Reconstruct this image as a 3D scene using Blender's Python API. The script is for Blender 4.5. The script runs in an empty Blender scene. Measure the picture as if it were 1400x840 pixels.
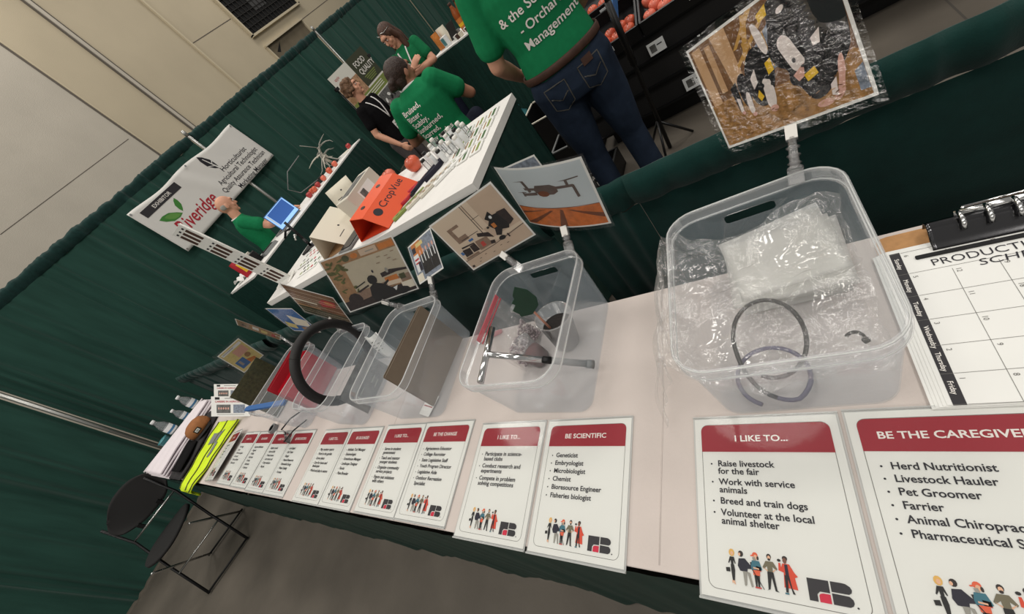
import bpy, bmesh, math, random
from mathutils import Matrix, Vector, Euler
from mathutils.bvhtree import BVHTree
random.seed(7)
PI = math.pi
sc = bpy.context.scene
COL = sc.collection

# ------------------------------------------------------------ camera, light, exposure
cam_d = bpy.data.cameras.new('camera')
cam = bpy.data.objects.new('camera', cam_d); COL.objects.link(cam)
cam_d.sensor_width = 36.0; cam_d.lens = 36.0 * 542.1 / 1400.0
cam_d.clip_start = 0.02; cam_d.clip_end = 200
_y, _p, _r = -0.83116, 0.597265, -0.831
_f = Vector((math.cos(_p)*math.sin(_y), math.cos(_p)*math.cos(_y), -math.sin(_p)))
_rt = Vector((math.cos(_y), -math.sin(_y), 0)); _up = _rt.cross(_f)
_c, _s = math.cos(_r), math.sin(_r)
_cx, _cy = _rt*_c + _up*_s, -_rt*_s + _up*_c
cam.matrix_world = Matrix(((_cx.x, _cy.x, -_f.x, 0), (_cx.y, _cy.y, -_f.y, -0.0739),
                           (_cx.z, _cy.z, -_f.z, 1.5324), (0, 0, 0, 1)))
sc.camera = cam
sc.view_settings.view_transform = 'Standard'
sc.view_settings.look = 'None'
sc.view_settings.exposure = 0.0
sc.view_settings.gamma = 1.0
sc.view_settings.use_curve_mapping = False
sc.cycles.transparent_max_bounces = 40
sc.cycles.max_bounces = 8

world = bpy.data.worlds.new('hall'); sc.world = world; world.use_nodes = True
bg = world.node_tree.nodes['Background']
bg.inputs[0].default_value = (1.0, 0.965, 0.91, 1); bg.inputs[1].default_value = 0.30

def hall_light(x, y, z, size, power, col=(1.0, 0.955, 0.89)):
    l = bpy.data.lights.new('hall_light', 'AREA'); l.shape = 'DISK'; l.size = size
    l.energy = power; l.color = col
    o = bpy.data.objects.new('hall_light', l); COL.objects.link(o); o.location = (x, y, z)
for lx in (-6.2, -1.2, 3.8):
    for ly in (-6.5, -1.5, 3.5, 8.5):
        hall_light(lx, ly, 7.2, 2.0, 98)

# ------------------------------------------------------------ materials
MATS = {}
def lin(c):
    return tuple((v/255/12.92 if v/255 <= 0.04045 else ((v/255+0.055)/1.055)**2.4) for v in c)
def M(name, rgb=(128, 128, 128), rough=0.6, metal=0.0, spec=0.4, var=0.0, scale=20.0, bump=0.0, bscale=40.0,
      sheen=0.0, emit=0.0, coat=0.0, stretch=None):
    if name in MATS: return MATS[name]
    m = bpy.data.materials.new(name); m.use_nodes = True; MATS[name] = m
    nt = m.node_tree; b = nt.nodes['Principled BSDF']
    c = lin(rgb) + (1,)
    b.inputs['Base Color'].default_value = c
    b.inputs['Roughness'].default_value = rough; b.inputs['Metallic'].default_value = metal
    b.inputs['Specular IOR Level'].default_value = spec
    b.inputs['Sheen Weight'].default_value = sheen
    b.inputs['Coat Weight'].default_value = coat
    tc = None
    if var or bump:
        tc = nt.nodes.new('ShaderNodeTexCoord'); src = tc.outputs['Object']
        if stretch:
            mp = nt.nodes.new('ShaderNodeMapping'); mp.inputs['Scale'].default_value = stretch
            nt.links.new(src, mp.inputs[0]); src = mp.outputs[0]
    if var:
        n = nt.nodes.new('ShaderNodeTexNoise'); n.inputs['Scale'].default_value = scale; n.inputs['Detail'].default_value = 5
        nt.links.new(src, n.inputs['Vector'])
        r = nt.nodes.new('ShaderNodeValToRGB')
        r.color_ramp.elements[0].position = 0.3; r.color_ramp.elements[1].position = 0.7
        r.color_ramp.elements[0].color = tuple(v*(1-var) for v in c[:3]) + (1,)
        r.color_ramp.elements[1].color = tuple(min(1, v*(1+var)) for v in c[:3]) + (1,)
        nt.links.new(n.outputs['Fac'], r.inputs[0]); nt.links.new(r.outputs[0], b.inputs['Base Color'])
    if bump:
        n2 = nt.nodes.new('ShaderNodeTexNoise'); n2.inputs['Scale'].default_value = bscale; n2.inputs['Detail'].default_value = 3
        nt.links.new(src, n2.inputs['Vector'])
        bp = nt.nodes.new('ShaderNodeBump'); bp.inputs['Strength'].default_value = bump; bp.inputs['Distance'].default_value = 0.01
        nt.links.new(n2.outputs['Fac'], bp.inputs['Height']); nt.links.new(bp.outputs[0], b.inputs['Normal'])
    if emit:
        b.inputs['Emission Color'].default_value = c; b.inputs['Emission Strength'].default_value = emit
    return m
def clear_mat(name, tint=(235, 240, 242), haze=0.12, gloss_rough=0.12, bump=0.0, bscale=60.0, gl=0.6, stretch=None, detail=2.0, dist=0.01, const=0.0, patchy=0.0):
    """thin clear plastic: transparent + a little milky scatter + fresnel gloss"""
    if name in MATS: return MATS[name]
    m = bpy.data.materials.new(name); m.use_nodes = True; MATS[name] = m
    nt = m.node_tree; nt.nodes.clear(); N = nt.nodes.new; L = nt.links.new
    out = N('ShaderNodeOutputMaterial')
    tr = N('ShaderNodeBsdfTransparent'); tr.inputs[0].default_value = (0.995, 0.996, 0.997, 1)
    df = N('ShaderNodeBsdfDiffuse'); df.inputs[0].default_value = lin(tint) + (1,)
    tl = N('ShaderNodeBsdfTranslucent'); tl.inputs[0].default_value = lin(tint) + (1,)
    mx = N('ShaderNodeMixShader'); mx.inputs[0].default_value = 0.4; L(df.outputs[0], mx.inputs[1]); L(tl.outputs[0], mx.inputs[2])
    m1 = N('ShaderNodeMixShader'); m1.inputs[0].default_value = haze; L(tr.outputs[0], m1.inputs[1]); L(mx.outputs[0], m1.inputs[2])
    gs = N('ShaderNodeBsdfGlossy'); gs.inputs['Roughness'].default_value = gloss_rough
    lw = N('ShaderNodeFresnel'); lw.inputs[0].default_value = 1.45
    mul = N('ShaderNodeMath'); mul.operation = 'MULTIPLY'; mul.inputs[1].default_value = gl; L(lw.outputs[0], mul.inputs[0])
    m2 = N('ShaderNodeMixShader'); (L(mul.outputs[0], m2.inputs[0]) if not const else None); m2.inputs[0].default_value = const or 0.5; L(m1.outputs[0], m2.inputs[1]); L(gs.outputs[0], m2.inputs[2])
    L(m2.outputs[0], out.inputs[0])
    if bump:
        tc = N('ShaderNodeTexCoord'); n = N('ShaderNodeTexNoise'); n.inputs['Scale'].default_value = bscale; n.inputs['Detail'].default_value = detail
        src = tc.outputs['Object']
        if stretch:
            mp = N('ShaderNodeMapping'); mp.inputs['Scale'].default_value = stretch; L(src, mp.inputs[0]); src = mp.outputs[0]
        L(src, n.inputs['Vector']); b = N('ShaderNodeBump'); b.inputs['Strength'].default_value = bump; b.inputs['Distance'].default_value = dist
        hsrc = n.outputs['Fac']
        if patchy:                    # wrinkles come in clusters
            n3 = N('ShaderNodeTexNoise'); n3.inputs['Scale'].default_value = patchy; n3.inputs['Detail'].default_value = 1.0; L(tc.outputs['Object'], n3.inputs['Vector'])
            rp = N('ShaderNodeMapRange'); rp.inputs[1].default_value = 0.36; rp.inputs[2].default_value = 0.56; L(n3.outputs['Fac'], rp.inputs[0])
            mm = N('ShaderNodeMath'); mm.operation = 'MULTIPLY'; L(hsrc, mm.inputs[0]); L(rp.outputs[0], mm.inputs[1]); hsrc = mm.outputs[0]
        L(hsrc, b.inputs['Height']); L(b.outputs[0], gs.inputs['Normal']); L(b.outputs[0], lw.inputs['Normal'])
    return m

M('drape', (42, 76, 67), 0.85, spec=0.12, var=0.16, scale=14, sheen=0.15, bump=0.15, bscale=300, stretch=(1, 1, 0.15))
M('drape_hem', (27, 54, 51), 0.85, spec=0.12, var=0.2, scale=30, sheen=0.1)
M('skirt', (22, 51, 45), 0.5, spec=0.3, var=0.15, scale=25, sheen=0.0)
M('low_drape', (15, 49, 45), 0.85, spec=0.12, var=0.15, scale=18, sheen=0.12, bump=0.12, bscale=260)
M('concrete', (91, 85, 77), 0.55, spec=0.3, var=0.24, scale=2.2, bump=0.06, bscale=60)
M('joint', (70, 66, 61), 0.8)
M('wall', (190, 178, 154), 0.8, spec=0.2, var=0.05, scale=1.3, bump=0.15, bscale=90)
M('wall_grey', (188, 181, 168), 0.8, spec=0.2, var=0.05, scale=2, bump=0.2, bscale=90)
M('wall_line', (95, 88, 80), 0.8); M('wall_light', (198, 186, 160), 0.8); M('recess', (112, 102, 84), 0.8, var=0.15, scale=4)
M('vent_dark', (8, 8, 9), 0.7); M('vent_bar', (38, 36, 34), 0.6); M('vent_duct', (66, 66, 66), 0.5)
M('cloth', (199, 189, 183), 0.85, spec=0.15, var=0.03, scale=9, bump=0.10, bscale=180)
M('white_cloth', (226, 224, 220), 0.85, spec=0.15, var=0.03, scale=12, bump=0.1, bscale=200)
M('paper', (226, 227, 222), 0.5, spec=0.3); M('paper_white', (232, 232, 228), 0.5, spec=0.3)
M('paper_cream', (225, 218, 200), 0.6); M('header_red', (150, 22, 40), 0.45); M('ink', (28, 27, 36), 0.6)
M('ink_white', (236, 232, 226), 0.6); M('line_grey', (110, 108, 104), 0.6); M('logo_dark', (44, 42, 46), 0.6); M('logo_red', (205, 34, 66), 0.6)
for n, c in dict(blond=(222, 176, 92), skin1=(226, 178, 146), hair_dk=(40, 30, 28), navy=(28, 26, 44), grey=(150, 148, 140), teal=(56, 112, 128),
                 orange=(222, 96, 62), coat=(214, 74, 48), olive=(112, 106, 84), black=(22, 21, 22), lred=(190, 70, 62), skin2=(120, 76, 58)).items():
    M('fig_'+n, c, 0.6)
M('metal', (190, 190, 188), 0.25, metal=1.0); M('chrome', (205, 205, 205), 0.12, metal=1.0); M('chrome_dark_reflection', (84, 84, 86), 0.16, metal=1.0); M('dark_metal', (35, 35, 36), 0.4, metal=0.6)  # clipboard clip is chrome, its dark reflections put into the base colour
M('pole_metal', (176, 176, 172), 0.35, metal=0.9)
M('black_plastic', (20, 20, 21), 0.4); M('black_rough', (24, 23, 23), 0.8); M('rubber', (25, 23, 23), 0.6, bump=0.1, bscale=200)
M('grey_plastic', (120, 122, 122), 0.5); M('white_plastic', (228, 226, 220), 0.4); M('beige', (205, 200, 186), 0.55)
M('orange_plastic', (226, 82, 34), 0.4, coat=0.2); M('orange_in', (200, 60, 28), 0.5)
M('apple', (206, 92, 62), 0.35, var=0.28, scale=18, coat=0.3); M('apple_pink', (222, 112, 88), 0.35, var=0.22, scale=14, coat=0.3)
M('apple_red', (168, 48, 48), 0.35, var=0.25, scale=18, coat=0.3); M('apple_yellow', (222, 170, 62), 0.35, var=0.15, scale=18, coat=0.3)
M('stem', (70, 50, 30), 0.8); M('leaf', (62, 96, 50), 0.6); M('leaf_dark', (22, 58, 40), 0.55, var=0.1, scale=30)
M('shirt_green', (27, 120, 76), 0.85, spec=0.1, var=0.07, scale=40, bump=0.12, bscale=30)
M('shirt_green2', (27, 108, 68), 0.85, spec=0.1, var=0.07, scale=40, bump=0.12, bscale=30)
M('shirt_black', (17, 16, 18), 0.9, spec=0.1, var=0.15, scale=30, bump=0.12, bscale=30)
M('jeans', (38, 48, 64), 0.9, spec=0.1, var=0.3, scale=9, bump=0.25, bscale=25); M('jeans_dark', (26, 30, 44), 0.9, spec=0.1, var=0.15)
M('stitch', (82, 80, 76), 0.8); M('trousers_grey', (86, 80, 80), 0.9, spec=0.1, var=0.1, scale=30)
M('leather', (70, 46, 36), 0.6, var=0.2, scale=30); M('shoe', (44, 34, 30), 0.6); M('shoe_black', (22, 20, 20), 0.6)
M('skin_a', (214, 158, 130), 0.55, var=0.06, scale=25); M('skin_b', (205, 152, 126), 0.55, var=0.06, scale=25); M('skin_c', (160, 112, 88), 0.55, var=0.06, scale=25)
M('hair_brown', (70, 46, 34), 0.55, var=0.35, scale=40, bump=0.5, bscale=120, stretch=(1, 1, 0.2)); M('hair_dark', (50, 34, 26), 0.5, var=0.35, scale=40, bump=0.5, bscale=120)
M('hair_curly', (104, 76, 54), 0.7, var=0.4, scale=45, bump=0.9, bscale=70); M('eye_white', (230, 225, 220), 0.3); M('eye_dark', (30, 22, 18), 0.3); M('lip', (170, 96, 88), 0.5); M('brow', (70, 50, 40), 0.8)
M('lanyard', (225, 222, 220), 0.7); M('badge', (236, 234, 230), 0.4)
M('banner', (224, 222, 217), 0.6, var=0.015, scale=6); M('banner_red', (176, 36, 52), 0.6); M('banner_green', (64, 132, 54), 0.6); M('banner_leaf', (98, 150, 70), 0.6)
M('poster_olive', (62, 66, 48), 0.6); M('poster_lime', (126, 140, 70), 0.6); M('poster_white', (226, 224, 214), 0.6); M('poster_grey', (98, 98, 96), 0.6, var=0.5, scale=30)
M('poster_sand', (178, 140, 108), 0.6, var=0.35, scale=20)
M('screen', (52, 90, 156), 0.4, emit=0.55); M('screen_bar', (150, 195, 245), 0.4, emit=0.6); M('laptop_shell', (66, 110, 168), 0.5)
M('vest', (206, 232, 30), 0.7, var=0.08, scale=30, emit=0.0); M('reflective', (128, 130, 132), 0.35); M('vest_trim', (84, 86, 40), 0.7)
M('tan', (150, 96, 54), 0.75, var=0.12, scale=40); M('cap_black', (22, 20, 20), 0.85)
M('shirt_white', (224, 216, 220), 0.9, spec=0.1); M('shirt_charcoal', (40, 38, 40), 0.9)
M('cardboard', (122, 108, 92), 0.75, var=0.05, scale=30); M('cork', (178, 132, 84), 0.65, var=0.1, scale=90)
M('brick_red', (176, 30, 44), 0.6); M('red_clear', (214, 46, 62), 0.4); M('blue_plastic', (28, 88, 150), 0.4); M('cup_haze', (196, 200, 205), 0.4)
M('soil', (34, 30, 28), 0.9, var=0.6, scale=300); M('seed_red', (130, 40, 44), 0.6, var=0.5, scale=250); M('wood_pink', (190, 134, 112), 0.6); M('bead', (172, 160, 163), 0.6, var=0.35, scale=160)
M('ring_black', (22, 22, 24), 0.35); M('ring_purple', (86, 82, 108), 0.4)
M('straw', (158, 116, 66), 0.8, var=0.4, scale=70); M('barn', (120, 84, 52), 0.7, var=0.25, scale=20); M('barn_light', (200, 160, 118), 0.6); M('barn_rail', (196, 150, 76), 0.6)
M('cow_black', (20, 19, 24), 0.6); M('cow_white', (225, 214, 208), 0.6, var=0.08, scale=60); M('cow_pink', (214, 166, 150), 0.6); M('tag_yellow', (232, 188, 40), 0.5); M('blue_grey', (126, 136, 150), 0.6, var=0.4, scale=90)
M('sky_grey', (196, 206, 210), 0.5, var=0.03, scale=9); M('field', (198, 108, 44), 0.6, var=0.22, scale=60); M('field_dark', (112, 60, 30), 0.6, var=0.2, scale=60); M('drone_body', (92, 78, 72), 0.5, var=0.15, scale=60)
M('room_wall', (200, 178, 156), 0.6, var=0.03, scale=20); M('room_pale', (216, 198, 176), 0.6); M('room_dark', (46, 34, 32), 0.6, var=0.4, scale=90); M('room_mid', (142, 118, 100), 0.6, var=0.2, scale=60)
M('board_white', (190, 180, 158), 0.6, var=0.06, scale=25); M('plant', (92, 94, 48), 0.6, var=0.45, scale=60); M('print_tan', (158, 122, 86), 0.6, var=0.2, scale=60); M('print_orange', (196, 120, 54), 0.6, var=0.15, scale=40)
M('print_blue', (60, 108, 166), 0.6, var=0.15, scale=40); M('print_grass', (74, 76, 46), 0.6, var=0.4, scale=60); M('print_yellow', (212, 196, 132), 0.6, var=0.1, scale=60)
M('bottle_liquid', (184, 98, 42), 0.3); M('teal_glass', (70, 132, 138), 0.3); M('label_white', (226, 228, 228), 0.5); M('label_blue', (70, 120, 160), 0.5)
clear_mat('bin', (232, 245, 255), haze=0.105, gloss_rough=0.2, gl=0.14)
clear_mat('bin_rim', (250, 252, 255), haze=0.24, gloss_rough=0.16, gl=0.4)
clear_mat('acrylic', (240, 240, 240), haze=0.015, gloss_rough=0.06, gl=0.55)
clear_mat('acrylic_edge', (252, 254, 252), haze=0.55, gloss_rough=0.1, gl=0.8)
clear_mat('laminate', (200, 200, 200), haze=0.03, gloss_rough=0.1, gl=0.5, bump=0.12, bscale=14)
clear_mat('laminate_wavy', (220, 220, 220), haze=0.0, gloss_rough=0.15, bump=1.0, bscale=80, stretch=(0.8, 1.8, 1), detail=2.0, dist=0.04, const=0.13, patchy=10.0)
clear_mat('film', (250, 248, 244), haze=0.09, gloss_rough=0.14, bump=1.0, bscale=55, detail=3.0, dist=0.022, const=0.12, patchy=12.0)
clear_mat('milky', (252, 252, 248), haze=0.42, gloss_rough=0.25, gl=0.5, bump=0.3, bscale=30)
clear_mat('cup_clear', (232, 234, 236), haze=0.16, gloss_rough=0.15, gl=0.6)
clear_mat('bottle_clear', (226, 232, 236), haze=0.22, gloss_rough=0.1, gl=0.9)
clear_mat('clip_clear', (240, 240, 240), haze=0.22, gloss_rough=0.06, gl=1.3)
clear_mat('red_film', (226, 40, 62), haze=0.72, gloss_rough=0.2, gl=0.5)
clear_mat('zip_red', (232, 112, 124), haze=0.6, gloss_rough=0.2, gl=0.4)
clear_mat('juice', (190, 104, 50), haze=0.72, gloss_rough=0.12, gl=0.8)

# ------------------------------------------------------------ mesh helpers
def frame(c, u, v, n):
    u, v, n = Vector(u), Vector(v), Vector(n)
    return Matrix(((u.x, v.x, n.x, c[0]), (u.y, v.y, n.y, c[1]), (u.z, v.z, n.z, c[2]), (0, 0, 0, 1)))
def T(x=0, y=0, z=0, rz=0, rx=0, ry=0):
    return Matrix.Translation((x, y, z)) @ Euler((rx, ry, rz)).to_matrix().to_4x4()
def rr(w, h, r, n=5, cx=0, cy=0, corners=(1, 1, 1, 1)):
    """rounded rectangle outline, corners: BL BR TR TL"""
    pts = []
    for k, (sx, sy, a0) in enumerate(((-1, -1, PI), (1, -1, 1.5*PI), (1, 1, 0), (-1, 1, 0.5*PI))):
        if not corners[k] or r <= 0:
            pts.append((cx+sx*w/2, cy+sy*h/2)); continue
        for i in range(n+1):
            a = a0 + 0.5*PI*i/n
            pts.append((cx+sx*(w/2-r)+r*math.cos(a), cy+sy*(h/2-r)+r*math.sin(a)))
    return pts
def circ(r, n=16, cx=0, cy=0, ry=None):
    return [(cx+r*math.cos(2*PI*i/n), cy+(ry or r)*math.sin(2*PI*i/n)) for i in range(n)]
class MB:
    def __init__(s): s.v = []; s.f = []; s.m = []; s.sm = []; s.mats = []
    def mi(s, name):
        if name not in s.mats: s.mats.append(name)
        return s.mats.index(name)
    def add(s, vs, fs, m, smooth=False, X=None):
        o = len(s.v); k = s.mi(m)
        s.v += [tuple(X @ Vector(p)) for p in vs] if X is not None else [tuple(p) for p in vs]
        for f in fs: s.f.append([i+o for i in f]); s.m.append(k); s.sm.append(smooth)
        return s
    def prism(s, out, z0, z1, m, X=None, top=None, smooth=False):
        n = len(out); t = top or out
        vs = [(x, y, z0) for x, y in out] + [(x, y, z1) for x, y in t]
        s.add(vs, [list(range(n))[::-1], list(range(n, 2*n))], m, False, X)
        s.add(vs, [[i, (i+1) % n, n+(i+1) % n, n+i] for i in range(n)], m, smooth, X); return s
    def box(s, c, sz, m, X=None, r=0.0, rz=0):
        Y = T(c[0], c[1], c[2], rz)
        if X is not None: Y = X @ Y
        if r <= 0: return s.prism(rr(sz[0], sz[1], 0), -sz[2]/2, sz[2]/2, m, Y)
        e = min(r*0.35, sz[2]*0.3)
        a = rr(sz[0], sz[1], r, 4); b = rr(sz[0]-2*e, sz[1]-2*e, max(r-e, 1e-4), 4)
        return s.rings([[(x, y, -sz[2]/2) for x, y in b], [(x, y, -sz[2]/2+e) for x, y in a], [(x, y, sz[2]/2-e) for x, y in a], [(x, y, sz[2]/2) for x, y in b]], m, X=Y)
    def rings(s, R, m, X=None, caps=(True, True), smooth=False, closed=False, wrap=True):
        n = len(R[0]); vs = [p for r in R for p in r]; fs = []
        K = len(R)
        for k in range(K if closed else K-1):
            a = k*n; b = ((k+1) % K)*n
            for i in range(n if wrap else n-1):
                j = (i+1) % n; fs.append([a+i, a+j, b+j, b+i])
        if not closed and wrap:
            if caps[0]: fs.append(list(range(n))[::-1])
            if caps[1]: fs.append([(K-1)*n+i for i in range(n)])
        s.add(vs, fs, m, smooth, X); return s
    def tube(s, pts, r, m, seg=8, X=None, closed=False, flat=1.0, up=None):
        P = [Vector(p) for p in pts]; n = len(P); R = r if isinstance(r, (list, tuple)) else [r]*n
        rings = []; prev = Vector(up) if up else None
        for i in range(n):
            if closed: t = (P[(i+1) % n]-P[i-1]).normalized()
            else: t = (P[min(i+1, n-1)]-P[max(i-1, 0)]).normalized()
            a = prev if prev is not None else (Vector((0, 0, 1)) if abs(t.z) < 0.9 else Vector((1, 0, 0)))
            a = (a - t*a.dot(t))
            if a.length < 1e-6: a = t.orthogonal()
            a.normalize(); b = t.cross(a)
            if prev is None or not up: prev = a
            rings.append([tuple(P[i]+a*(R[i]*math.cos(2*PI*k/seg))+b*(R[i]*flat*math.sin(2*PI*k/seg))) for k in range(seg)])
        return s.rings(rings, m, X, smooth=True, closed=closed)
    def capsule(s, pts, R, m='skin_a', seg=14, ax=None, flat=1.0, X=None):
        """tube with rounded ends, ax = direction kept as the wide axis"""
        P = [Vector(p) for p in pts]; R = list(R)
        d0 = (P[0]-P[1]).normalized(); d1 = (P[-1]-P[-2]).normalized()
        P = [P[0]+d0*R[0]*0.85, P[0]+d0*R[0]*0.5] + P + [P[-1]+d1*R[-1]*0.5, P[-1]+d1*R[-1]*0.85]
        R = [R[0]*0.45, R[0]*0.85] + R + [R[-1]*0.85, R[-1]*0.45]
        return s.tube(P, R, m, seg, X, flat=flat, up=ax)
    def lathe(s, prof, m, seg=20, X=None, caps=(True, True)):
        return s.rings([[(r*math.cos(2*PI*k/seg), r*math.sin(2*PI*k/seg), z) for k in range(seg)] for r, z in prof], m, X, caps=caps, smooth=True)
    def ell(s, c, r, m, seg=14, rg=8, X=None):
        if not isinstance(r, (tuple, list)): r = (r, r, r)
        R = []
        for i in range(1, rg):
            a = PI*i/rg; R.append([(c[0]+r[0]*math.sin(a)*math.cos(2*PI*k/seg), c[1]+r[1]*math.sin(a)*math.sin(2*PI*k/seg), c[2]-r[2]*math.cos(a)) for k in range(seg)])
        return s.rings(R, m, X, smooth=True)
    def flat(s, out, z, m, X=None):
        return s.add([(x, y, z) for x, y in out], [list(range(len(out)))], m, False, X)
    def sheet(s, f, nu, nv, m, smooth=True, X=None, thick=0.0):
        vs = [f(i/nu, j/nv) for j in range(nv+1) for i in range(nu+1)]
        fs = [[j*(nu+1)+i, j*(nu+1)+i+1, (j+1)*(nu+1)+i+1, (j+1)*(nu+1)+i] for j in range(nv) for i in range(nu)]
        return s.add(vs, fs, m, smooth, X)
    def text(s, body, size, m, X=None, bold=0.0, align='LEFT', z=0.0, shear=0.0, fit=None):
        vs, fs = text_geo(body, bold, shear)
        if not vs: return s
        xs = [v[0] for v in vs]; w = max(xs)
        k = size
        if fit: k = size; kx = fit/w
        else: kx = size
        ox = {'LEFT': 0, 'CENTER': -w*kx/2, 'RIGHT': -w*kx}[align]
        return s.add([(v[0]*kx+ox, v[1]*k, z) for v in vs], fs, m, False, X)
    def build(s, name, parent=None, solid=0.0, bevel=0.0, subsurf=0):
        me = bpy.data.meshes.new(name); me.from_pydata(s.v, [], s.f); me.update()
        for n in s.mats: me.materials.append(MATS[n])
        me.polygons.foreach_set('material_index', s.m); me.polygons.foreach_set('use_smooth', s.sm)
        return link(name, me, parent, solid, bevel, subsurf)
def link(name, me, parent=None, solid=0.0, bevel=0.0, subsurf=0):
    o = bpy.data.objects.new(name, me); COL.objects.link(o)
    if parent is not None: o.parent = parent
    if bevel:
        b = o.modifiers.new('bevel', 'BEVEL'); b.width = bevel; b.segments = 2; b.limit_method = 'ANGLE'
    if solid:
        b = o.modifiers.new('solid', 'SOLIDIFY'); b.thickness = solid; b.offset = 0
    return o
_TC = {}
def text_geo(body, bold=0.0, shear=0.0, res=2):
    k = (body, bold, shear)
    if k in _TC: return _TC[k]
    cu = bpy.data.curves.new('t', 'FONT'); cu.body = body; cu.size = 1.0; cu.offset = bold; cu.resolution_u = 3; cu.shear = shear
    o = bpy.data.objects.new('t', cu); me = o.to_mesh()
    r = ([tuple(v.co) for v in me.vertices], [list(p.vertices) for p in me.polygons])
    o.to_mesh_clear(); bpy.data.objects.remove(o); bpy.data.curves.remove(cu)
    _TC[k] = r; return r
def tag(o, label, cat, group=None, kind=None):
    o['label'] = label; o['category'] = cat
    if group: o['group'] = group
    if kind: o['kind'] = kind
    return o
def thing(name, label, cat, loc=(0, 0, 0), rz=0, group=None, mat=None):
    o = bpy.data.objects.new(name, None); COL.objects.link(o); o.empty_display_size = 0.05
    if mat is not None: o.matrix_world = mat
    else: o.location = loc; o.rotation_euler = (0, 0, rz)
    return tag(o, label, cat, group)
def struct(o): o['kind'] = 'structure'; return o
def copy_tree(o, parent=None):
    c = o.copy(); COL.objects.link(c)
    if parent is not None: c.parent = parent
    for ch in o.children: copy_tree(ch, c)
    return c
def merged(mb, voxel, smooth=4, factor=0.5):
    """one continuous surface out of overlapping closed shapes"""
    me = bpy.data.meshes.new('tmp'); me.from_pydata(mb.v, [], mb.f); me.update()
    bm = bmesh.new(); bm.from_mesh(me); bmesh.ops.recalc_face_normals(bm, faces=bm.faces); bm.to_mesh(me); bm.free()
    o = bpy.data.objects.new('tmp', me); COL.objects.link(o)
    r = o.modifiers.new('r', 'REMESH'); r.mode = 'VOXEL'; r.voxel_size = voxel; r.use_smooth_shade = True
    if smooth:
        k = o.modifiers.new('s', 'SMOOTH'); k.iterations = smooth; k.factor = factor
    dg = bpy.context.evaluated_depsgraph_get(); dg.update()
    out = bpy.data.meshes.new_from_object(o.evaluated_get(dg))
    bpy.data.objects.remove(o)
    return out
def merged_part(name, mb, voxel, mat, parent, smooth=4):
    me = merged(mb, voxel, smooth)
    me.materials.clear(); me.materials.append(MATS[mat])
    me.polygons.foreach_set('material_index', [0]*len(me.polygons)); me.polygons.foreach_set('use_smooth', [True]*len(me.polygons))
    return link(name, me, parent)

# ------------------------------------------------------------ the setting
mb = MB(); mb.box((-1, 6, -0.05), (26, 30, 0.1), 'concrete')
for x, y, sx, sy in ((-1, 3.9, 26, 0.008), (0.75, 6, 0.008, 30), (-1, -2.2, 26, 0.008)):
    mb.flat(rr(sx, sy, 0, cx=x, cy=y), 0.0006, 'joint')
struct(mb.build('floor'))

WX = -8.0
mb = MB()
mb.box((WX-0.1, 5.0, 4.0), (0.2, 26, 8.0), 'wall')
XW = frame((WX, 0, 0), (0, 1, 0), (0, 0, 1), (1, 0, 0))       # u = y, v = z
mb.flat(rr(8.4, 8.0, 0, cx=0.18, cy=4.0), 0.002, 'wall_grey', XW)
mb.box((WX+0.004, 4.385, 4), (0.012, 0.03, 8), 'wall_line'); mb.box((WX+0.004, 4.42, 4), (0.006, 0.02, 8), 'wall_light')
mb.box((WX+0.01, 5.17, 4), (0.03, 0.018, 8), 'wall_line'); mb.box((WX+0.02, 5.215, 4), (0.04, 0.05, 8), 'wall_grey'); mb.box((WX+0.01, 5.26, 4), (0.03, 0.018, 8), 'wall_line')
mb.box((WX+0.02, 6.66, 4), (0.05, 0.035, 8), 'wall_light')
mb.flat(rr(1.18, 0.012, 0, cx=7.28, cy=3.76), 0.003, 'wall_line', XW)
mb.flat(rr(3.5, 0.012, 0, cx=11.15, cy=3.08), 0.003, 'wall_line', XW)
mb.flat(rr(2.2, 0.008, 0, cx=3.2, cy=3.22), 0.004, 'wall_line', XW)
struct(mb.build('wall_back'))
mb = MB(); mb.flat(rr(1.42, 0.6, 0, cx=8.69, cy=2.78), 0.006, 'recess', XW)
mb.box((WX+0.02, 7.965, 2.9), (0.06, 0.03, 0.36), 'wall_light'); mb.box((WX+0.02, 9.42, 2.9), (0.06, 0.03, 0.36), 'wall_light')
mb.box((WX+0.03, 8.69, 3.085), (0.08, 1.5, 0.03), 'wall_light')
mb.flat([(8.12, 2.9), (8.2, 2.86), (8.42, 3.03), (8.36, 3.0)], 0.008, 'vent_dark', XW)
struct(mb.build('trim_1'))
# louvred opening high on the wall
mb = MB(); mb.box((WX+0.005, 8.83, 4.35), (0.03, 1.8, 2.0), 'vent_dark'); struct_v = mb.build('window_1'); struct(struct_v)
mb = MB()
for i in range(16): mb.box((WX+0.03, 7.95+i*0.118, 4.35), (0.02, 0.012, 2.0), 'vent_bar')
for i in range(17): mb.box((WX+0.03, 8.83, 3.36+i*0.118), (0.02, 1.8, 0.012), 'vent_bar')
mb.build('vent_grille', struct_v)
mb = MB(); mb.box((WX+0.022, 8.75, 4.3), (0.012, 0.42, 1.3), 'vent_duct'); mb.build('duct', struct_v)
mb = MB()
for c, s in (((WX+0.03, 8.83, 3.335), (0.08, 1.88, 0.04)), ((WX+0.03, 7.91, 4.35), (0.08, 0.04, 2.04)), ((WX+0.03, 9.75, 4.35), (0.08, 0.04, 2.04)), ((WX+0.03, 8.83, 5.37), (0.08, 1.88, 0.04))):
    mb.box(c, s, 'wall_light')
mb.build('window_frame', struct_v)

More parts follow.
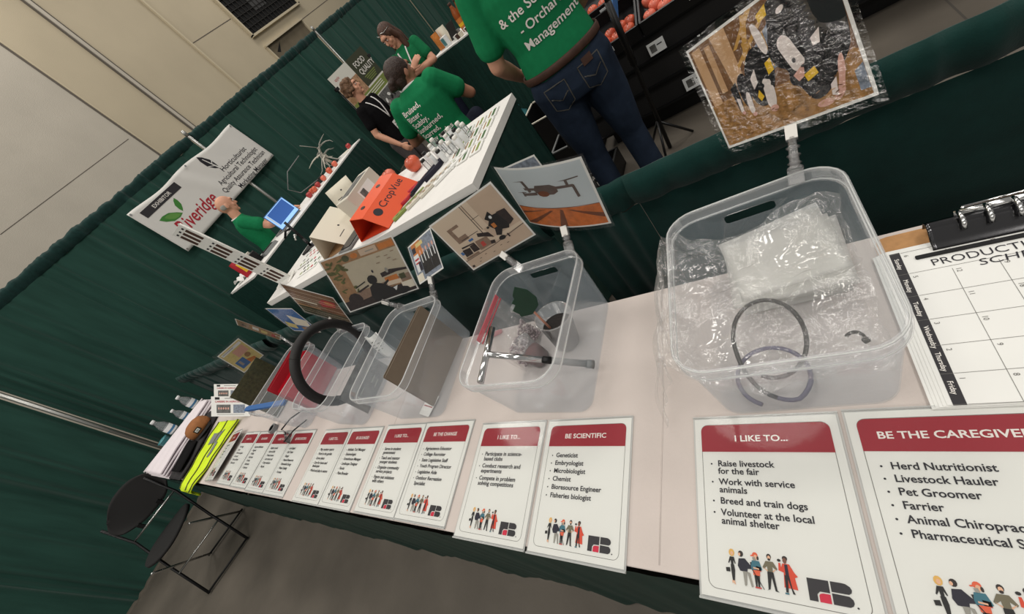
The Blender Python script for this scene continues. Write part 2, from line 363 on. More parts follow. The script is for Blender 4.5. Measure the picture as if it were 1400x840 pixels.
# ------------------------------------------------------------ pipe and drape
def pleat_fn(L, rng, lo=0.08, hi=0.34, amp=0.045):
    P = []; s = 0.02
    while s < L:
        P.append((s, rng.uniform(0.4, 1.0)*amp*rng.choice((1, 1, -0.6)), rng.uniform(0.012, 0.034), rng.uniform(-0.03, 0.03)))
        s += rng.uniform(lo, hi)
    ph = [rng.uniform(0, 6) for _ in range(3)]
    def f(x, t=1.0, v=0.0):
        o = 0.0015*math.sin(x*21+ph[0]+v)+0.008*math.sin(x*4.3+ph[1]-v*1.5)
        for s0, a, w, sl in P:
            d = (x-s0-sl*v)/w
            if -3 < d < 3: o += a*math.exp(-d*d)
        return o*t
    return f
def drape(name, A, B, z0, z1, mat, hem, label, seed, rod=0.025, lo=0.04, hi=0.40, amp=0.085, res=0.014, pocket=0.11, group=None):
    rng = random.Random(seed); A, B = Vector(A), Vector(B); L = (B-A).length; t = (B-A)/L; n = Vector((t.y, -t.x))
    f = pleat_fn(L, rng, lo, hi, amp); g = pleat_fn(L, rng, 0.02, 0.06, 0.014)
    nu = int(L/res); o = thing(name, label, 'drape', (A.x, A.y, 0), group=group)
    def pt(i, off, z): p = t*(L*i/nu)+n*off; return (p.x, p.y, z)
    mb = MB(); zs = [z0+(z1-pocket-z0)*k/9 for k in range(10)]
    mb.rings([[pt(i, f(L*i/nu, 1.0-0.45*(k/9)**2, 1-k/9), z) for i in range(nu+1)] for k, z in enumerate(zs)], mat, wrap=False, smooth=True)
    mb.build('cloth_panel', o)
    mb = MB(); rows = []
    for k, (off, dz, ga) in enumerate(((0, -pocket, 0.6), (0.6, -pocket*0.8, 0.9), (1.0, -pocket*0.45, 1.0), (0.9, -pocket*0.2, 0.9), (0.25, 0.0, 1.0), (-0.5, -0.012, 1.0), (-1.0, -pocket*0.5, 0.6), (-0.4, -pocket, 0.4))):
        rows.append([pt(i, f(L*i/nu, 0.5)*(0.55 if k else 1.1)+off*rod+g(L*i/nu)*ga, z1+dz+(g(L*i/nu, 0.5) if k in (4, 5) else 0)) for i in range(nu+1)])
    mb.rings(rows, hem, wrap=False, smooth=True); mb.build('rod_pocket', o)
    return o
DX = -5.745
for a, b, lab, sd in ((-3.2, 0.24, 'tall dark green drape behind the folding chair, left of the first pole', 1), (0.30, 3.54, 'tall dark green drape behind the bald person and left part of the banner', 2),
                      (3.60, 6.78, 'tall dark green drape behind the apple table and the person in black', 3), (6.84, 10.0, 'tall dark green drape behind the upright poster', 4),
                      (10.06, 13.4, 'tall dark green drape at the top of the photo behind the juice bottles', 5)):
    drape('tall_drape', (DX, a), (DX, b), 0.02, 2.44, 'drape', 'drape_hem', lab, sd, group='tall drapes along the back wall')
def upright(x, y, h, label, cat='pole', name='drape_pole'):
    o = thing(name, label, cat, (x, y, 0))
    mb = MB(); mb.box((0, 0, 0.004), (0.4, 0.4, 0.008), 'pole_metal', r=0.03); mb.build('base_plate', o)
    mb = MB(); mb.tube([(0, 0, 0.008), (0, 0, h)], 0.019, 'pole_metal', 12); mb.build('upright', o)
    mb = MB(); mb.lathe([(0.024, h-0.08), (0.024, h-0.02), (0.012, h)], 'pole_metal', 12); mb.build('collar', o)
upright(DX+0.02, 0.27, 2.47, 'bare metal drape pole left of the banner, low on the left edge')
upright(DX+0.02, 3.57, 2.50, 'bare metal drape pole passing behind the white banner')
upright(DX+0.02, 6.81, 2.50, 'bare metal drape pole beside the upright poster')
LY = 0.905
drape('low_drape', (-5.5, LY), (-3.0, LY), 0.02, 0.92, 'low_drape', 'low_drape', 'low green drape rail section beyond the small clipped pictures', 11, hi=0.5, amp=0.03, group='low drapes behind the display table')
drape('low_drape', (-2.96, LY), (-0.66, LY), 0.02, 0.93, 'low_drape', 'low_drape', 'low green drape rail section behind the classroom picture', 12, hi=0.5, amp=0.03, group='low drapes behind the display table')
drape('low_drape', (-0.64, LY), (-0.36, LY), 0.02, 0.93, 'low_drape', 'low_drape', 'bunched low green drape behind the flying drone picture', 13, lo=0.02, hi=0.06, amp=0.035, res=0.006, group='low drapes behind the display table')
drape('low_drape', (-0.36, LY), (1.9, LY), 0.02, 0.93, 'low_drape', 'low_drape', 'smooth low green drape behind the clipboard and the cow picture', 14, lo=0.3, hi=0.8, amp=0.012, rod=0.03, group='low drapes behind the display table')

# ------------------------------------------------------------ tables
def table(name, label, x0, x1, y0, y1, z, cat='table'):
    o = thing(name, label, cat, ((x0+x1)/2, (y0+y1)/2, 0)); w, d = x1-x0, y1-y0
    mb = MB(); mb.box((0, 0, z-0.02), (w, d, 0.036), 'grey_plastic', r=0.02); mb.build('tabletop', o)
    for sx in (-1, 1):
        for sy in (-1, 1):
            mb = MB(); mb.tube([(sx*(w/2-0.1), sy*(d/2-0.08), 0), (sx*(w/2-0.12), sy*(d/2-0.1), z-0.035)], 0.014, 'dark_metal', 10); mb.build('leg', o)
    return o
def skirt(label, path, z0, z1, seed, lo=0.03, hi=0.09, amp=0.030, mat='skirt', res=0.009, flare=0.03):
    """gathered skirt hanging along a polyline path"""
    rng = random.Random(seed); P = [Vector(p) for p in path]; segs = []; tot = 0
    for a, b in zip(P, P[1:]): segs.append((tot, a, b)); tot += (b-a).length
    f = pleat_fn(tot, rng, lo, hi, amp); n = int(tot/res); pts = []
    for i in range(n+1):
        s = tot*i/n; k = max(j for j in range(len(segs)) if segs[j][0] <= s+1e-9); s0, a, b = segs[k]
        t = (b-a).normalized(); nr = Vector((t.y, -t.x)); q = a+t*(s-s0)
        pts.append((q, nr, s))
    mb = MB(); rows = []
    for k in range(6):
        v = k/5; rows.append([tuple((q+nr*(abs(f(s, 0.25+0.75*v, v*0.7))+flare*v))) + (z1+(z0-z1)*v,) for q, nr, s in pts])
    mb.rings(rows, mat, wrap=False, smooth=True)
    return tag(mb.build('table_skirt'), label, 'skirt')
def cover(w, d, z, drop, label, X):
    mb = MB(); t = 0.003; mb.box((0, 0, z-t/2), (w, d, t), 'white_cloth', X)
    for sy in (-1, 1): mb.box((0, sy*(d/2-t/2), z-drop/2-t), (w, t, drop), 'white_cloth', X)
    for sx in (-1, 1): mb.box((sx*(w/2-t/2), 0, z-drop/2-t), (t, d-2*t, drop), 'white_cloth', X)
    return tag(mb.build('tablecloth'), label, 'tablecloth')
TZ = 0.76
table('display_table', 'long folding table under white cloth carrying the clear bins and red-header signs', -4.38, 0.95, 0.01, 0.595, TZ-0.004)
mb = MB()
rng = random.Random(5)
wv = [(rng.uniform(-3.9, 0.9), rng.uniform(0.05, 0.55), rng.uniform(0.05, 0.2), rng.uniform(0.001, 0.003)) for _ in range(60)]
def top_z(x, y): return 0
mb.box((-1.72, 0.3, TZ-0.002), (5.37, 0.612, 0.004), 'cloth', r=0.012)
for x in (-0.315, -1.28): mb.tube([(x, 0.004, TZ-0.0005), (x+0.005, 0.3, TZ-0.0002), (x, 0.6, TZ-0.0005)], 0.0016, 'cloth', 6)
tag(mb.build('tablecloth'), 'white cloth on the long display table under the clear bins', 'tablecloth')
skirt('dark green skirt along the front of the long display table', [(-4.42, 0.6), (-4.42, -0.012), (0.98, -0.012), (0.98, 0.6)], 0.01, TZ-0.004, 21, lo=0.04, hi=0.12, amp=0.012, flare=0.022)

HZ = 1.07
table('counter_table', 'tall table with white top carrying the orange trap and sample vials', -2.76, -0.90, 1.06, 1.66, HZ-0.004)
cover(1.91, 0.645, HZ, 0.03, 'white cloth on the tall table with the orange trap', T(-1.83, 1.36, 0))
skirt('dark green pleated skirt around the tall table with the orange trap', [(-0.888, 1.69), (-2.78, 1.69), (-2.78, 1.03), (-0.888, 1.03), (-0.888, 1.69)], 0.01, HZ-0.03, 22, flare=-0.03)
table('counter_table', 'tall table along the back drape carrying the laptop and a row of apples', -4.80, -4.16, 1.76, 4.06, HZ-0.004)
cover(0.68, 2.34, HZ, 0.02, 'white cloth on the tall table with the laptop', T(-4.48, 2.91, 0))
skirt('dark green pleated skirt around the tall table with the laptop', [(-4.84, 1.72), (-4.12, 1.72), (-4.12, 4.10), (-4.84, 4.10), (-4.84, 1.72)], 0.01, HZ-0.012, 23, flare=0.05)
TC = T(-2.46, 4.62, 0, math.radians(-27.7))
def rect(w, d, X): return [tuple((X @ Vector((sx*w/2, sy*d/2, 0)))[:2]) for sx, sy in ((-1, -1), (1, -1), (1, 1), (-1, 1))]
o = table('counter_table', 'tall table at the top carrying juice bottles and snack bags', -1.1, 1.1, -0.3, 0.3, HZ-0.004)
o.location = (-1.99, 4.72, 0); o.rotation_euler = (0, 0, math.radians(-27.7)); TC = T(-1.99, 4.72, 0, math.radians(-27.7))
cover(2.26, 0.645, HZ, 0.02, 'white cloth on the tall table with the juice bottles', TC)
r = rect(2.28, 0.66, TC); skirt('dark green pleated skirt around the tall table with the juice bottles', [r[3], r[0], r[1], r[2], r[3]], 0.01, HZ-0.012, 24, flare=0.06)

# ------------------------------------------------------------ sign holders with red headers
FIG = [  # flat printed people, unit 1 high: (material, outline)
 [('fig_blond', circ(.085, 10, 0, .9, .11)), ('fig_skin1', circ(.045, 8, .005, .88, .06)), ('fig_black', [(-.06, .78), (.06, .78), (.1, .6), (.08, .58), (.04, .68), (.035, .56), (-.035, .56), (-.04, .68), (-.1, .58), (-.12, .6)]),
  ('fig_black', [(-.05, .56), (.05, .56), (.07, .4), (.04, .12), (0, .12), (-.02, .12), (-.045, .4)]), ('fig_black', [(-.2, .45), (-.08, .47), (-.07, .35), (-.19, .34)]), ('fig_skin1', [(-.04, .12), (.04, .12), (.06, .02), (.03, .02), (0, .08), (-.03, .02)])],
 [('fig_hair_dk', circ(.075, 10, -.05, .9, .09)), ('fig_skin1', circ(.035, 8, -.09, .88, .05)), ('fig_navy', [(-.12, .76), (.06, .78), (.2, .62), (.3, .6), (.3, .52), (.12, .5), (.1, .4), (-.1, .42), (-.16, .55)]), ('fig_black', [(.2, .7), (.32, .72), (.34, .6), (.22, .58)]),
  ('fig_lred', [(.36, .62), (.5, .6), (.5, .48), (.37, .5)]), ('fig_grey', [(-.02, .42), (.1, .42), (.06, .06), (.02, .02), (.0, .06)]), ('fig_grey', [(.1, .42), (.18, .4), (.24, .04), (.19, .02)]), ('fig_black', [(.24, .5), (.27, .5), (.54, .02), (.52, .02)]), ('fig_grey', [(.28, .84), (.36, .86), (.38, .76), (.3, .76)])],
 [('fig_orange', circ(.08, 10, .0, .92, .08)), ('fig_orange', [(-.14, .9), (.04, .95), (.04, .9), (-.12, .87)]), ('fig_skin1', circ(.05, 8, .01, .86, .07)), ('fig_hair_dk', circ(.03, 8, .07, .84, .06)), ('fig_teal', [(-.1, .76), (.1, .76), (.17, .54), (.13, .5), (-.13, .5), (-.14, .6)]),
  ('fig_skin1', [(-.08, .58), (.08, .56), (.08, .52), (-.08, .54)]), ('fig_orange', [(-.1, .5), (.1, .5), (.09, .36), (-.09, .36)]), ('fig_black', [(-.07, .36), (.08, .36), (.06, .06), (.02, .06), (0, .3), (-.01, .06), (-.05, .06)]), ('fig_lred', [(-.07, .06), (.1, .06), (.1, .02), (-.07, .02)])],
 [('fig_hair_dk', circ(.065, 10, 0, .93, .08)), ('fig_skin1', circ(.045, 8, 0, .9, .06)), ('fig_hair_dk', circ(.04, 8, 0, .85, .035)), ('fig_olive', [(-.1, .8), (.1, .8), (.2, .62), (.17, .58), (.07, .66), (.07, .52), (-.07, .52), (-.07, .66), (-.17, .58), (-.2, .62)]),
  ('fig_skin1', [(-.18, .62), (-.14, .6), (-.06, .55), (-.08, .52)]), ('fig_skin1', [(.18, .62), (.14, .6), (.06, .55), (.08, .52)]), ('fig_black', [(-.08, .52), (.08, .52), (.13, .06), (.18, .02), (.08, .03), (.02, .4), (-.05, .06), (-.14, .02), (-.1, .05)])],
 [('fig_hair_dk', circ(.07, 10, 0, .94, .07)), ('fig_skin2', circ(.055, 8, -.01, .88, .08)), ('fig_coat', [(-.08, .8), (.1, .8), (.2, .6), (.28, .5), (.2, .46), (.24, .16), (-.1, .18), (-.07, .56), (-.2, .6), (-.18, .8), (-.13, .8), (-.12, .68)]), ('fig_black', circ(.05, 8, -.16, .87, .04)),
  ('fig_navy', [(-.03, .78), (.05, .78), (.06, .5), (-.03, .5)]), ('fig_black', [(-.06, .5), (.06, .5), (.1, .18), (.16, .04), (.1, .04), (.02, .4), (-.01, .06), (-.07, .06)]), ('fig_teal', [(-.1, .05), (0, .05), (0, .01), (-.1, .01)])],
]
SW, SH = 0.216, 0.279
BUL = 0.0015
def sign(x, y, head, lines, label, size=0.0117, rz=0.0, z=TZ, curl=False, fx=0.0, detail=True):
    o = thing('sign_holder', label, 'sign', (x, y, z+0.0008), rz, group='red-header career signs along the table front')
    w, h = SW, SH
    zz = 0.0036
    if not curl:
        mb = MB(); mb.box((w/2, h/2, 0.0012), (w+0.006, h+0.006, 0.0016), 'acrylic_edge')
        mb.box((w/2, -0.004, 0.0025), (w+0.006, 0.003, 0.005), 'acrylic_edge'); mb.box((w/2, h+0.0035, 0.0025), (w+0.006, 0.002, 0.005), 'acrylic_edge'); mb.build('back_panel', o)
        mb = MB(); mb.flat(rr(w+0.006, h+0.006, 0, cx=w/2, cy=h/2), 0.006, 'acrylic'); mb.build('clear_cover', o)
    mb = MB(); X = None
    mb.prism(rr(w, h, 0, cx=w/2, cy=h/2), 0.0022, zz-0.0006, 'paper')
    # thin rounded outline
    a = rr(w-0.022, h-0.022, 0.012, 5, w/2, h/2); b = rr(w-0.0235, h-0.0235, 0.0113, 5, w/2, h/2)
    n = len(a); mb.add([(p[0], p[1], zz-0.0003) for p in a+b], [[i, (i+1) % n, n+(i+1) % n, n+i] for i in range(n)], 'line_grey')
    sheet = mb.build('paper_sheet', o)
    mb = MB(); mb.flat(rr(w-0.022, 0.049, 0.012, 5, w/2, h-0.0365, (0, 0, 1, 1)), zz, 'header_red')
    mb.text(head, 0.0150, 'ink_white', T(w/2-0.002, h-0.0425, zz+0.0003), 0.019, 'CENTER', fit={12: .080, 16: .150, 15: .135}.get(len(head), 0.0082*len(head))); mb.build('header_band', sheet)
    mb = MB()
    yy = h-0.086; st = 0.0127 if size < .013 else 0.0150; gp = 0.0050 if size < .013 else 0.0022; size = 0.0143 if size < .013 else 0.0140
    for ln in lines:
        for k, t in enumerate(ln):
            if k == 0: mb.flat(circ(BUL, 8, 0.026, yy+size*0.26), zz, 'ink')
            mb.text(t, size, 'ink', T(0.036, yy, zz+0.0002), 0.017)
            yy -= st
        yy -= gp
    mb.build('lettering', sheet)
    mb = MB()
    for k, fg in enumerate(FIG):
        fxp = (0.047, 0.062, 0.079, 0.097, 0.117)[k]; s = 0.047
        for q, (m, out) in enumerate(fg):
            mb.flat([(fxp+px*s, 0.020+py*s) for px, py in out], zz+0.0001*q, m)
    mb.build('printed_figures', sheet)
    mb = MB(); lx, ly, lw, lh = 0.140, 0.019, 0.048, 0.026
    def L(pts, m, q=0): mb.flat([(lx+px*lw, ly+py*lh) for px, py in pts], zz+q*0.0001, m)
    L([(0, 0), (.2, 0), (.2, .32), (.27, .46), (.5, .46), (.5, 1), (.0, 1)], 'logo_dark')
    L([(.24, 0), (.5, 0), (.5, .40), (.34, .40), (.27, .36), (.24, .28)], 'logo_red', 1)
    L([(.54, .54), (.92, .54), (.98, .62), (1, .74), (.97, .88), (.88, .98), (.8, 1), (.54, 1)], 'logo_dark')
    L([(.54, 0), (.9, 0), (.97, .08), (1, .2), (.99, .34), (.92, .46), (.54, .48)], 'logo_dark')
    L(circ(.025, 8, 1.06, .03, .045), 'logo_dark')
    mb.build('emblem', sheet)
    return o
ILT = 'I LIKE TO...'
sign(-0.020, -0.022, 'BE THE CAREGIVER', [['Herd Nutritionist'], ['Livestock Hauler'], ['Pet Groomer'], ['Farrier'], ['Animal Chiropractor'], ['Pharmaceutical Sales']], 'sign headed BE THE CAREGIVER, nearest at the lower right corner', 0.0142)
sign(-0.247, -0.024, ILT, [['Raise livestock', 'for the fair'], ['Work with service', 'animals'], ['Breed and train dogs'], ['Volunteer at the local', 'animal shelter']], 'sign reading I LIKE TO raise livestock for the fair, beside the caregiver sign')
sign(-0.592, -0.013, 'BE SCIENTIFIC', [['Geneticist'], ['Embryologist'], ['Microbiologist'], ['Chemist'], ['Bioresource Engineer'], ['Fisheries biologist']], 'sign headed BE SCIENTIFIC in front of the bin with the metal probe', 0.0136)
sign(-0.820, -0.012, ILT, [['Participate in science-', 'based clubs'], ['Conduct research and', 'experiments'], ['Compete in problem', 'solving competitions']], 'sign reading I LIKE TO participate in science-based clubs')
sign(-1.080, 0.002, 'BE THE CHANGE', [['Agriscience Educator'], ['College Recruiter'], ['State Legislative Staff'], ['Youth Program Director'], ['Legislative Aide'], ['Outdoor Recreation', 'Specialist']], 'sign headed BE THE CHANGE in front of the bin with the brown folder', 0.0132)
sign(-1.302, 0.001, ILT, [['Serve in student', 'government'], ['Teach and mentor', 'younger students'], ['Organize community', 'service projects'], ['Figure out solutions', 'with others']], 'sign reading I LIKE TO serve in student government, left of BE THE CHANGE')
sign(-1.548, -0.002, 'BE GROUNDED', [['Athletic Turf Manager'], ['Entomologist'], ['Greenhouse Manager'], ['Landscape Designer'], ['Florist'], ['Plant Breeder']], 'sign headed BE GROUNDED, fifth sign holder from the right of the row', 0.0132)
sign(-1.771, -0.002, ILT, [['Play outdoor sports'], ['Work in the garden'], ['Grow plants'], ['Care for lawns and', 'landscapes'], ['Work and play in nature']], 'sign headed I LIKE TO, directly left of BE GROUNDED')
sign(-2.084, 0.003, 'BE RESOURCEFUL', [['Land Agent'], ['Soil Tester'], ['Ranger'], ['Natural Resources'], ['Renewable Energy'], ['Water Quality'], ['Forester']], 'sign with long red header title, left of the BE GROUNDED pair', 0.0125)
sign(-2.306, 0.004, ILT, [['Explore woods'], ['Hunt and fish'], ['Protect nature'], ['Learn about soil'], ['Camp outdoors'], ['Recycle']], 'sign headed I LIKE TO, fourth sign from the yellow vest')
sign(-2.535, 0.010, 'BE A BUILDER', [['Equipment Mechanic'], ['Engineer'], ['Welder'], ['Fabricator'], ['Drafter'], ['Electrician'], ['Technician']], 'narrow-looking sign, third from the yellow vest', 0.0125)
sign(-2.765, 0.012, ILT, [['Fix things'], ['Build'], ['Work on engines'], ['Use tools'], ['Solve problems'], ['Draw plans']], 'sign second from the yellow vest, its header dark red')
o = sign(-2.985, 0.015, 'BE SAFE', [['Safety officer'], ['Trainer'], ['Inspector'], ['Advisor'], ['Nurse']], 'loose bright sign sheet lying slightly raised beside the yellow vest', 0.0135, rz=0.03)
o.rotation_euler = (0, math.radians(-7), 0.03); o.location.z = TZ+0.001

# ------------------------------------------------------------ clear bins
BW, BD, BH, BT = 0.295, 0.375, 0.20, 0.020
def bin_mesh():
    def ring(inset, z, r): return [(x, y, z) for x, y in rr(BW-2*inset, BD-2*inset, max(r-inset, 0.012), 6)]
    R0 = 0.055; t = 0.0018
    mb = MB()
    mb.rings([ring(BT+0.006, 0.0, R0), ring(BT, 0.006, R0), ring(0.007, BH-0.026, R0)], 'bin', caps=(True, False), smooth=True)
    mb.rings([ring(0.007, BH-0.026, R0), ring(0.0, BH-0.025, R0), ring(0.0, BH-0.001, R0), ring(0.002, BH, R0), ring(0.007, BH, R0), ring(0.008, BH-0.003, R0)], 'bin_rim', caps=(False, False))
    mb.rings([ring(0.008, BH-0.003, R0), ring(0.0085, BH-0.026, R0), ring(BT+t, 0.008, R0), ring(BT+0.008, 0.0035, R0)], 'bin', caps=(False, True), smooth=True)
    cut = MB(); cut.prism(rr(0.088, 0.021, 0.007, 4), -0.03, 0.03, 'bin', frame((0, BD/2-0.012, BH-0.047), (1, 0, 0), (0, 0, 1), (0, -1, 0)))
    def raw(m):
        me = bpy.data.meshes.new('tmp'); me.from_pydata(m.v, [], m.f); me.update()
        for n in m.mats: me.materials.append(MATS[n])
        me.polygons.foreach_set('material_index', m.m); me.polygons.foreach_set('use_smooth', m.sm)
        bm = bmesh.new(); bm.from_mesh(me); bmesh.ops.remove_doubles(bm, verts=bm.verts, dist=1e-5); bmesh.ops.recalc_face_normals(bm, faces=bm.faces); bm.to_mesh(me); bm.free()
        return bpy.data.objects.new('tmp', me)
    a, b = raw(mb), raw(cut); COL.objects.link(a); COL.objects.link(b)
    bo = a.modifiers.new('b', 'BOOLEAN'); bo.operation = 'DIFFERENCE'; bo.object = b; bo.solver = 'EXACT'
    dg = bpy.context.evaluated_depsgraph_get(); dg.update(); me = bpy.data.meshes.new_from_object(a.evaluated_get(dg))
    bpy.data.objects.remove(a); bpy.data.objects.remove(b); return me
BIN = bin_mesh()
def clear_bin(x, y, rz, label):
    o = thing('clear_bin', label, 'bin', (x, y, TZ+0.001), rz, 'clear plastic bins on the display table')
    link('bin_body', BIN, o)
    mb = MB(); a = rr(BW+0.001, BD+0.001, 0.055, 6); b = rr(BW-0.003, BD-0.003, 0.053, 6); n = len(a)
    mb.tube([(x_, y_, BH) for x_, y_ in rr(BW-0.006, BD-0.006, 0.052, 6)], 0.0015, 'acrylic_edge', 6, closed=True)
    mb.tube([(x_, y_, BH-0.0255) for x_, y_ in rr(BW-0.006, BD-0.006, 0.052, 6)], 0.0012, 'acrylic_edge', 6, closed=True)
    mb.build('rim_bead', o)
    return o
B1 = clear_bin(-0.075, 0.432, 0.03, 'large-looking clear bin nearest the camera, half covered by a thin plastic bag')
B2 = clear_bin(-0.592, 0.456, -0.05, 'clear bin holding the metal T-handled probe and cups of soil')
B3 = clear_bin(-1.135, 0.468, -0.01, 'clear bin with the brown cardboard folder standing in it')
B4 = clear_bin(-1.572, 0.462, -0.06, 'clear bin with the black wheel cover ring standing in it')
B5 = clear_bin(-2.066, 0.468, -0.09, 'clear bin with red folders in it, beyond the black ring')

# clips and picture cards
def clip(A, B, label, k=1.0):
    A, B = Vector(A), Vector(B); d = B-A; L = d.length; w = d/L
    u = Vector((1, 0, 0)); u = (u-w*u.dot(w)).normalized(); v = w.cross(u)
    o = thing('card_clip', label, 'clip', mat=frame(A, u, v, w), group='clear sign clips on the bin rims')
    mb = MB(); mb.box((0, -0.003, 0.002), (0.024*k, 0.004, 0.026*k), 'clip_clear'); mb.box((0, 0.006, 0.004), (0.020*k, 0.004, 0.022*k), 'clip_clear')
    mb.lathe([(0.010*k, 0.012), (0.013*k, 0.016), (0.013*k, 0.020), (0.008*k, 0.024)], 'clip_clear', 12); mb.build('jaw', o)
    mb = MB(); mb.tube([(0, 0, 0.022), (0, 0, L-0.018)], [0.008*k, 0.007*k], 'clip_clear', 10)
    for i in range(3): mb.lathe([(0.006*k, 0.025+i*(L-0.05)/3), (0.0115*k, 0.028+i*(L-0.05)/3), (0.006*k, 0.031+i*(L-0.05)/3)], 'clip_clear', 10)
    mb.build('stem', o)
    mb = MB(); mb.box((0, -0.004, L-0.008), (0.018*k, 0.003, 0.026*k), 'white_plastic'); mb.box((0, 0.004, L-0.008), (0.018*k, 0.003, 0.026*k), 'clip_clear'); mb.build('grip', o)
    return o
def eul(y, p, r):
    u = Vector((math.cos(y), math.sin(y), 0)); n = Vector((math.sin(y), -math.cos(y), 0)); up = Vector((0, 0, 1))
    u2 = up*math.cos(p)-n*math.sin(p); n2 = n*math.cos(p)+up*math.sin(p)
    return u*math.cos(r)+u2*math.sin(r), u2*math.cos(r)-u*math.sin(r), n2
def P(mb, pts, m, W, H, X, z):          # flat printed shape in picture fractions
    mb.flat([((a-0.5)*W, b*H) for a, b in pts], z, m, X)
def card(c, ypr, W, H, label, draw, bg, bend=0.0, margin=0.008, border=0.005, film='laminate', group='laminated pictures clipped above the bins', seg=20, smooth=False):
    u, v, n = eul(*ypr)
    o = thing('picture_card', label, 'picture', mat=frame(c, u, v, n), group=group)
    def bz(x): return bend*((2*x/W)**2)
    def warp(mb):
        mb.v = [(x, y, z+bz(x)) for x, y, z in mb.v]; return mb
    def strip(w, h, z, m, y0=0.0, th=0.0):
        mb = MB(); mb.sheet(lambda a, b: ((a-0.5)*w, y0+b*h, z), seg, 1, m, smooth=False); return mb
    mb = strip(W, H, 0.0, 'paper_white'); mb.sheet(lambda a, b: ((0.5-a)*W, b*H, -0.0006), seg, 1, 'paper_white', smooth=False)
    pp = warp(mb).build('print', o)
    W2, H2 = W-2*border, H-2*border; X = T(0, border, 0)
    mb = MB(); mb.sheet(lambda a, b: ((a-0.5)*W2, border+b*H2, 0.0003), seg, 1, bg, smooth=False)
    cnt = [0]
    def p(m, pts):
        cnt[0] += 1; z = 0.0004+cnt[0]*0.00003
        if smooth and len(pts) > 4 and len(pts) < 10 or smooth and len(pts) > 10:
            for _ in range(2): pts = [q_ for (a, b), (c_, d_) in zip(pts, pts[1:]+pts[:1]) for q_ in ((a*.75+c_*.25, b*.75+d_*.25), (a*.25+c_*.75, b*.25+d_*.75))]
        if not bend: P(mb, pts, m, W2, H2, X, z); return
        def half(ps, x0, keep):       # clip against a vertical line so a bent card stays smooth
            r = []
            for (a, b), (a2, b2) in zip(ps, ps[1:]+ps[:1]):
                i1, i2 = (a-x0)*keep >= 0, (a2-x0)*keep >= 0
                if i1: r.append((a, b))
                if i1 != i2: t = (x0-a)/(a2-a); r.append((x0, b+(b2-b)*t))
            return r
        for i in range(20):
            q = half(half(pts, i/20, 1), (i+1)/20, -1) if min(a for a, b in pts) < (i+1)/20 and max(a for a, b in pts) > i/20 else []
            if len(q) > 2: P(mb, q, m, W2, H2, X, z)
    draw(p); warp(mb).build('picture', pp)
    mb = strip(W+2*margin, H+2*margin, 0.0032 if bend == 0 else 0.0036, film, -margin); warp(mb).build('laminate_film', o)
    return o
def bx(x0, y0, x1, y1): return [(x0, y0), (x1, y0), (x1, y1), (x0, y1)]
def ov(cx, cy, rx, ry, n=10, tilt=0.0):
    return [(cx+rx*math.cos(2*PI*i/n)*math.cos(tilt)-ry*math.sin(2*PI*i/n)*math.sin(tilt), cy+rx*math.cos(2*PI*i/n)*math.sin(tilt)+ry*math.sin(2*PI*i/n)*math.cos(tilt)) for i in range(n)]
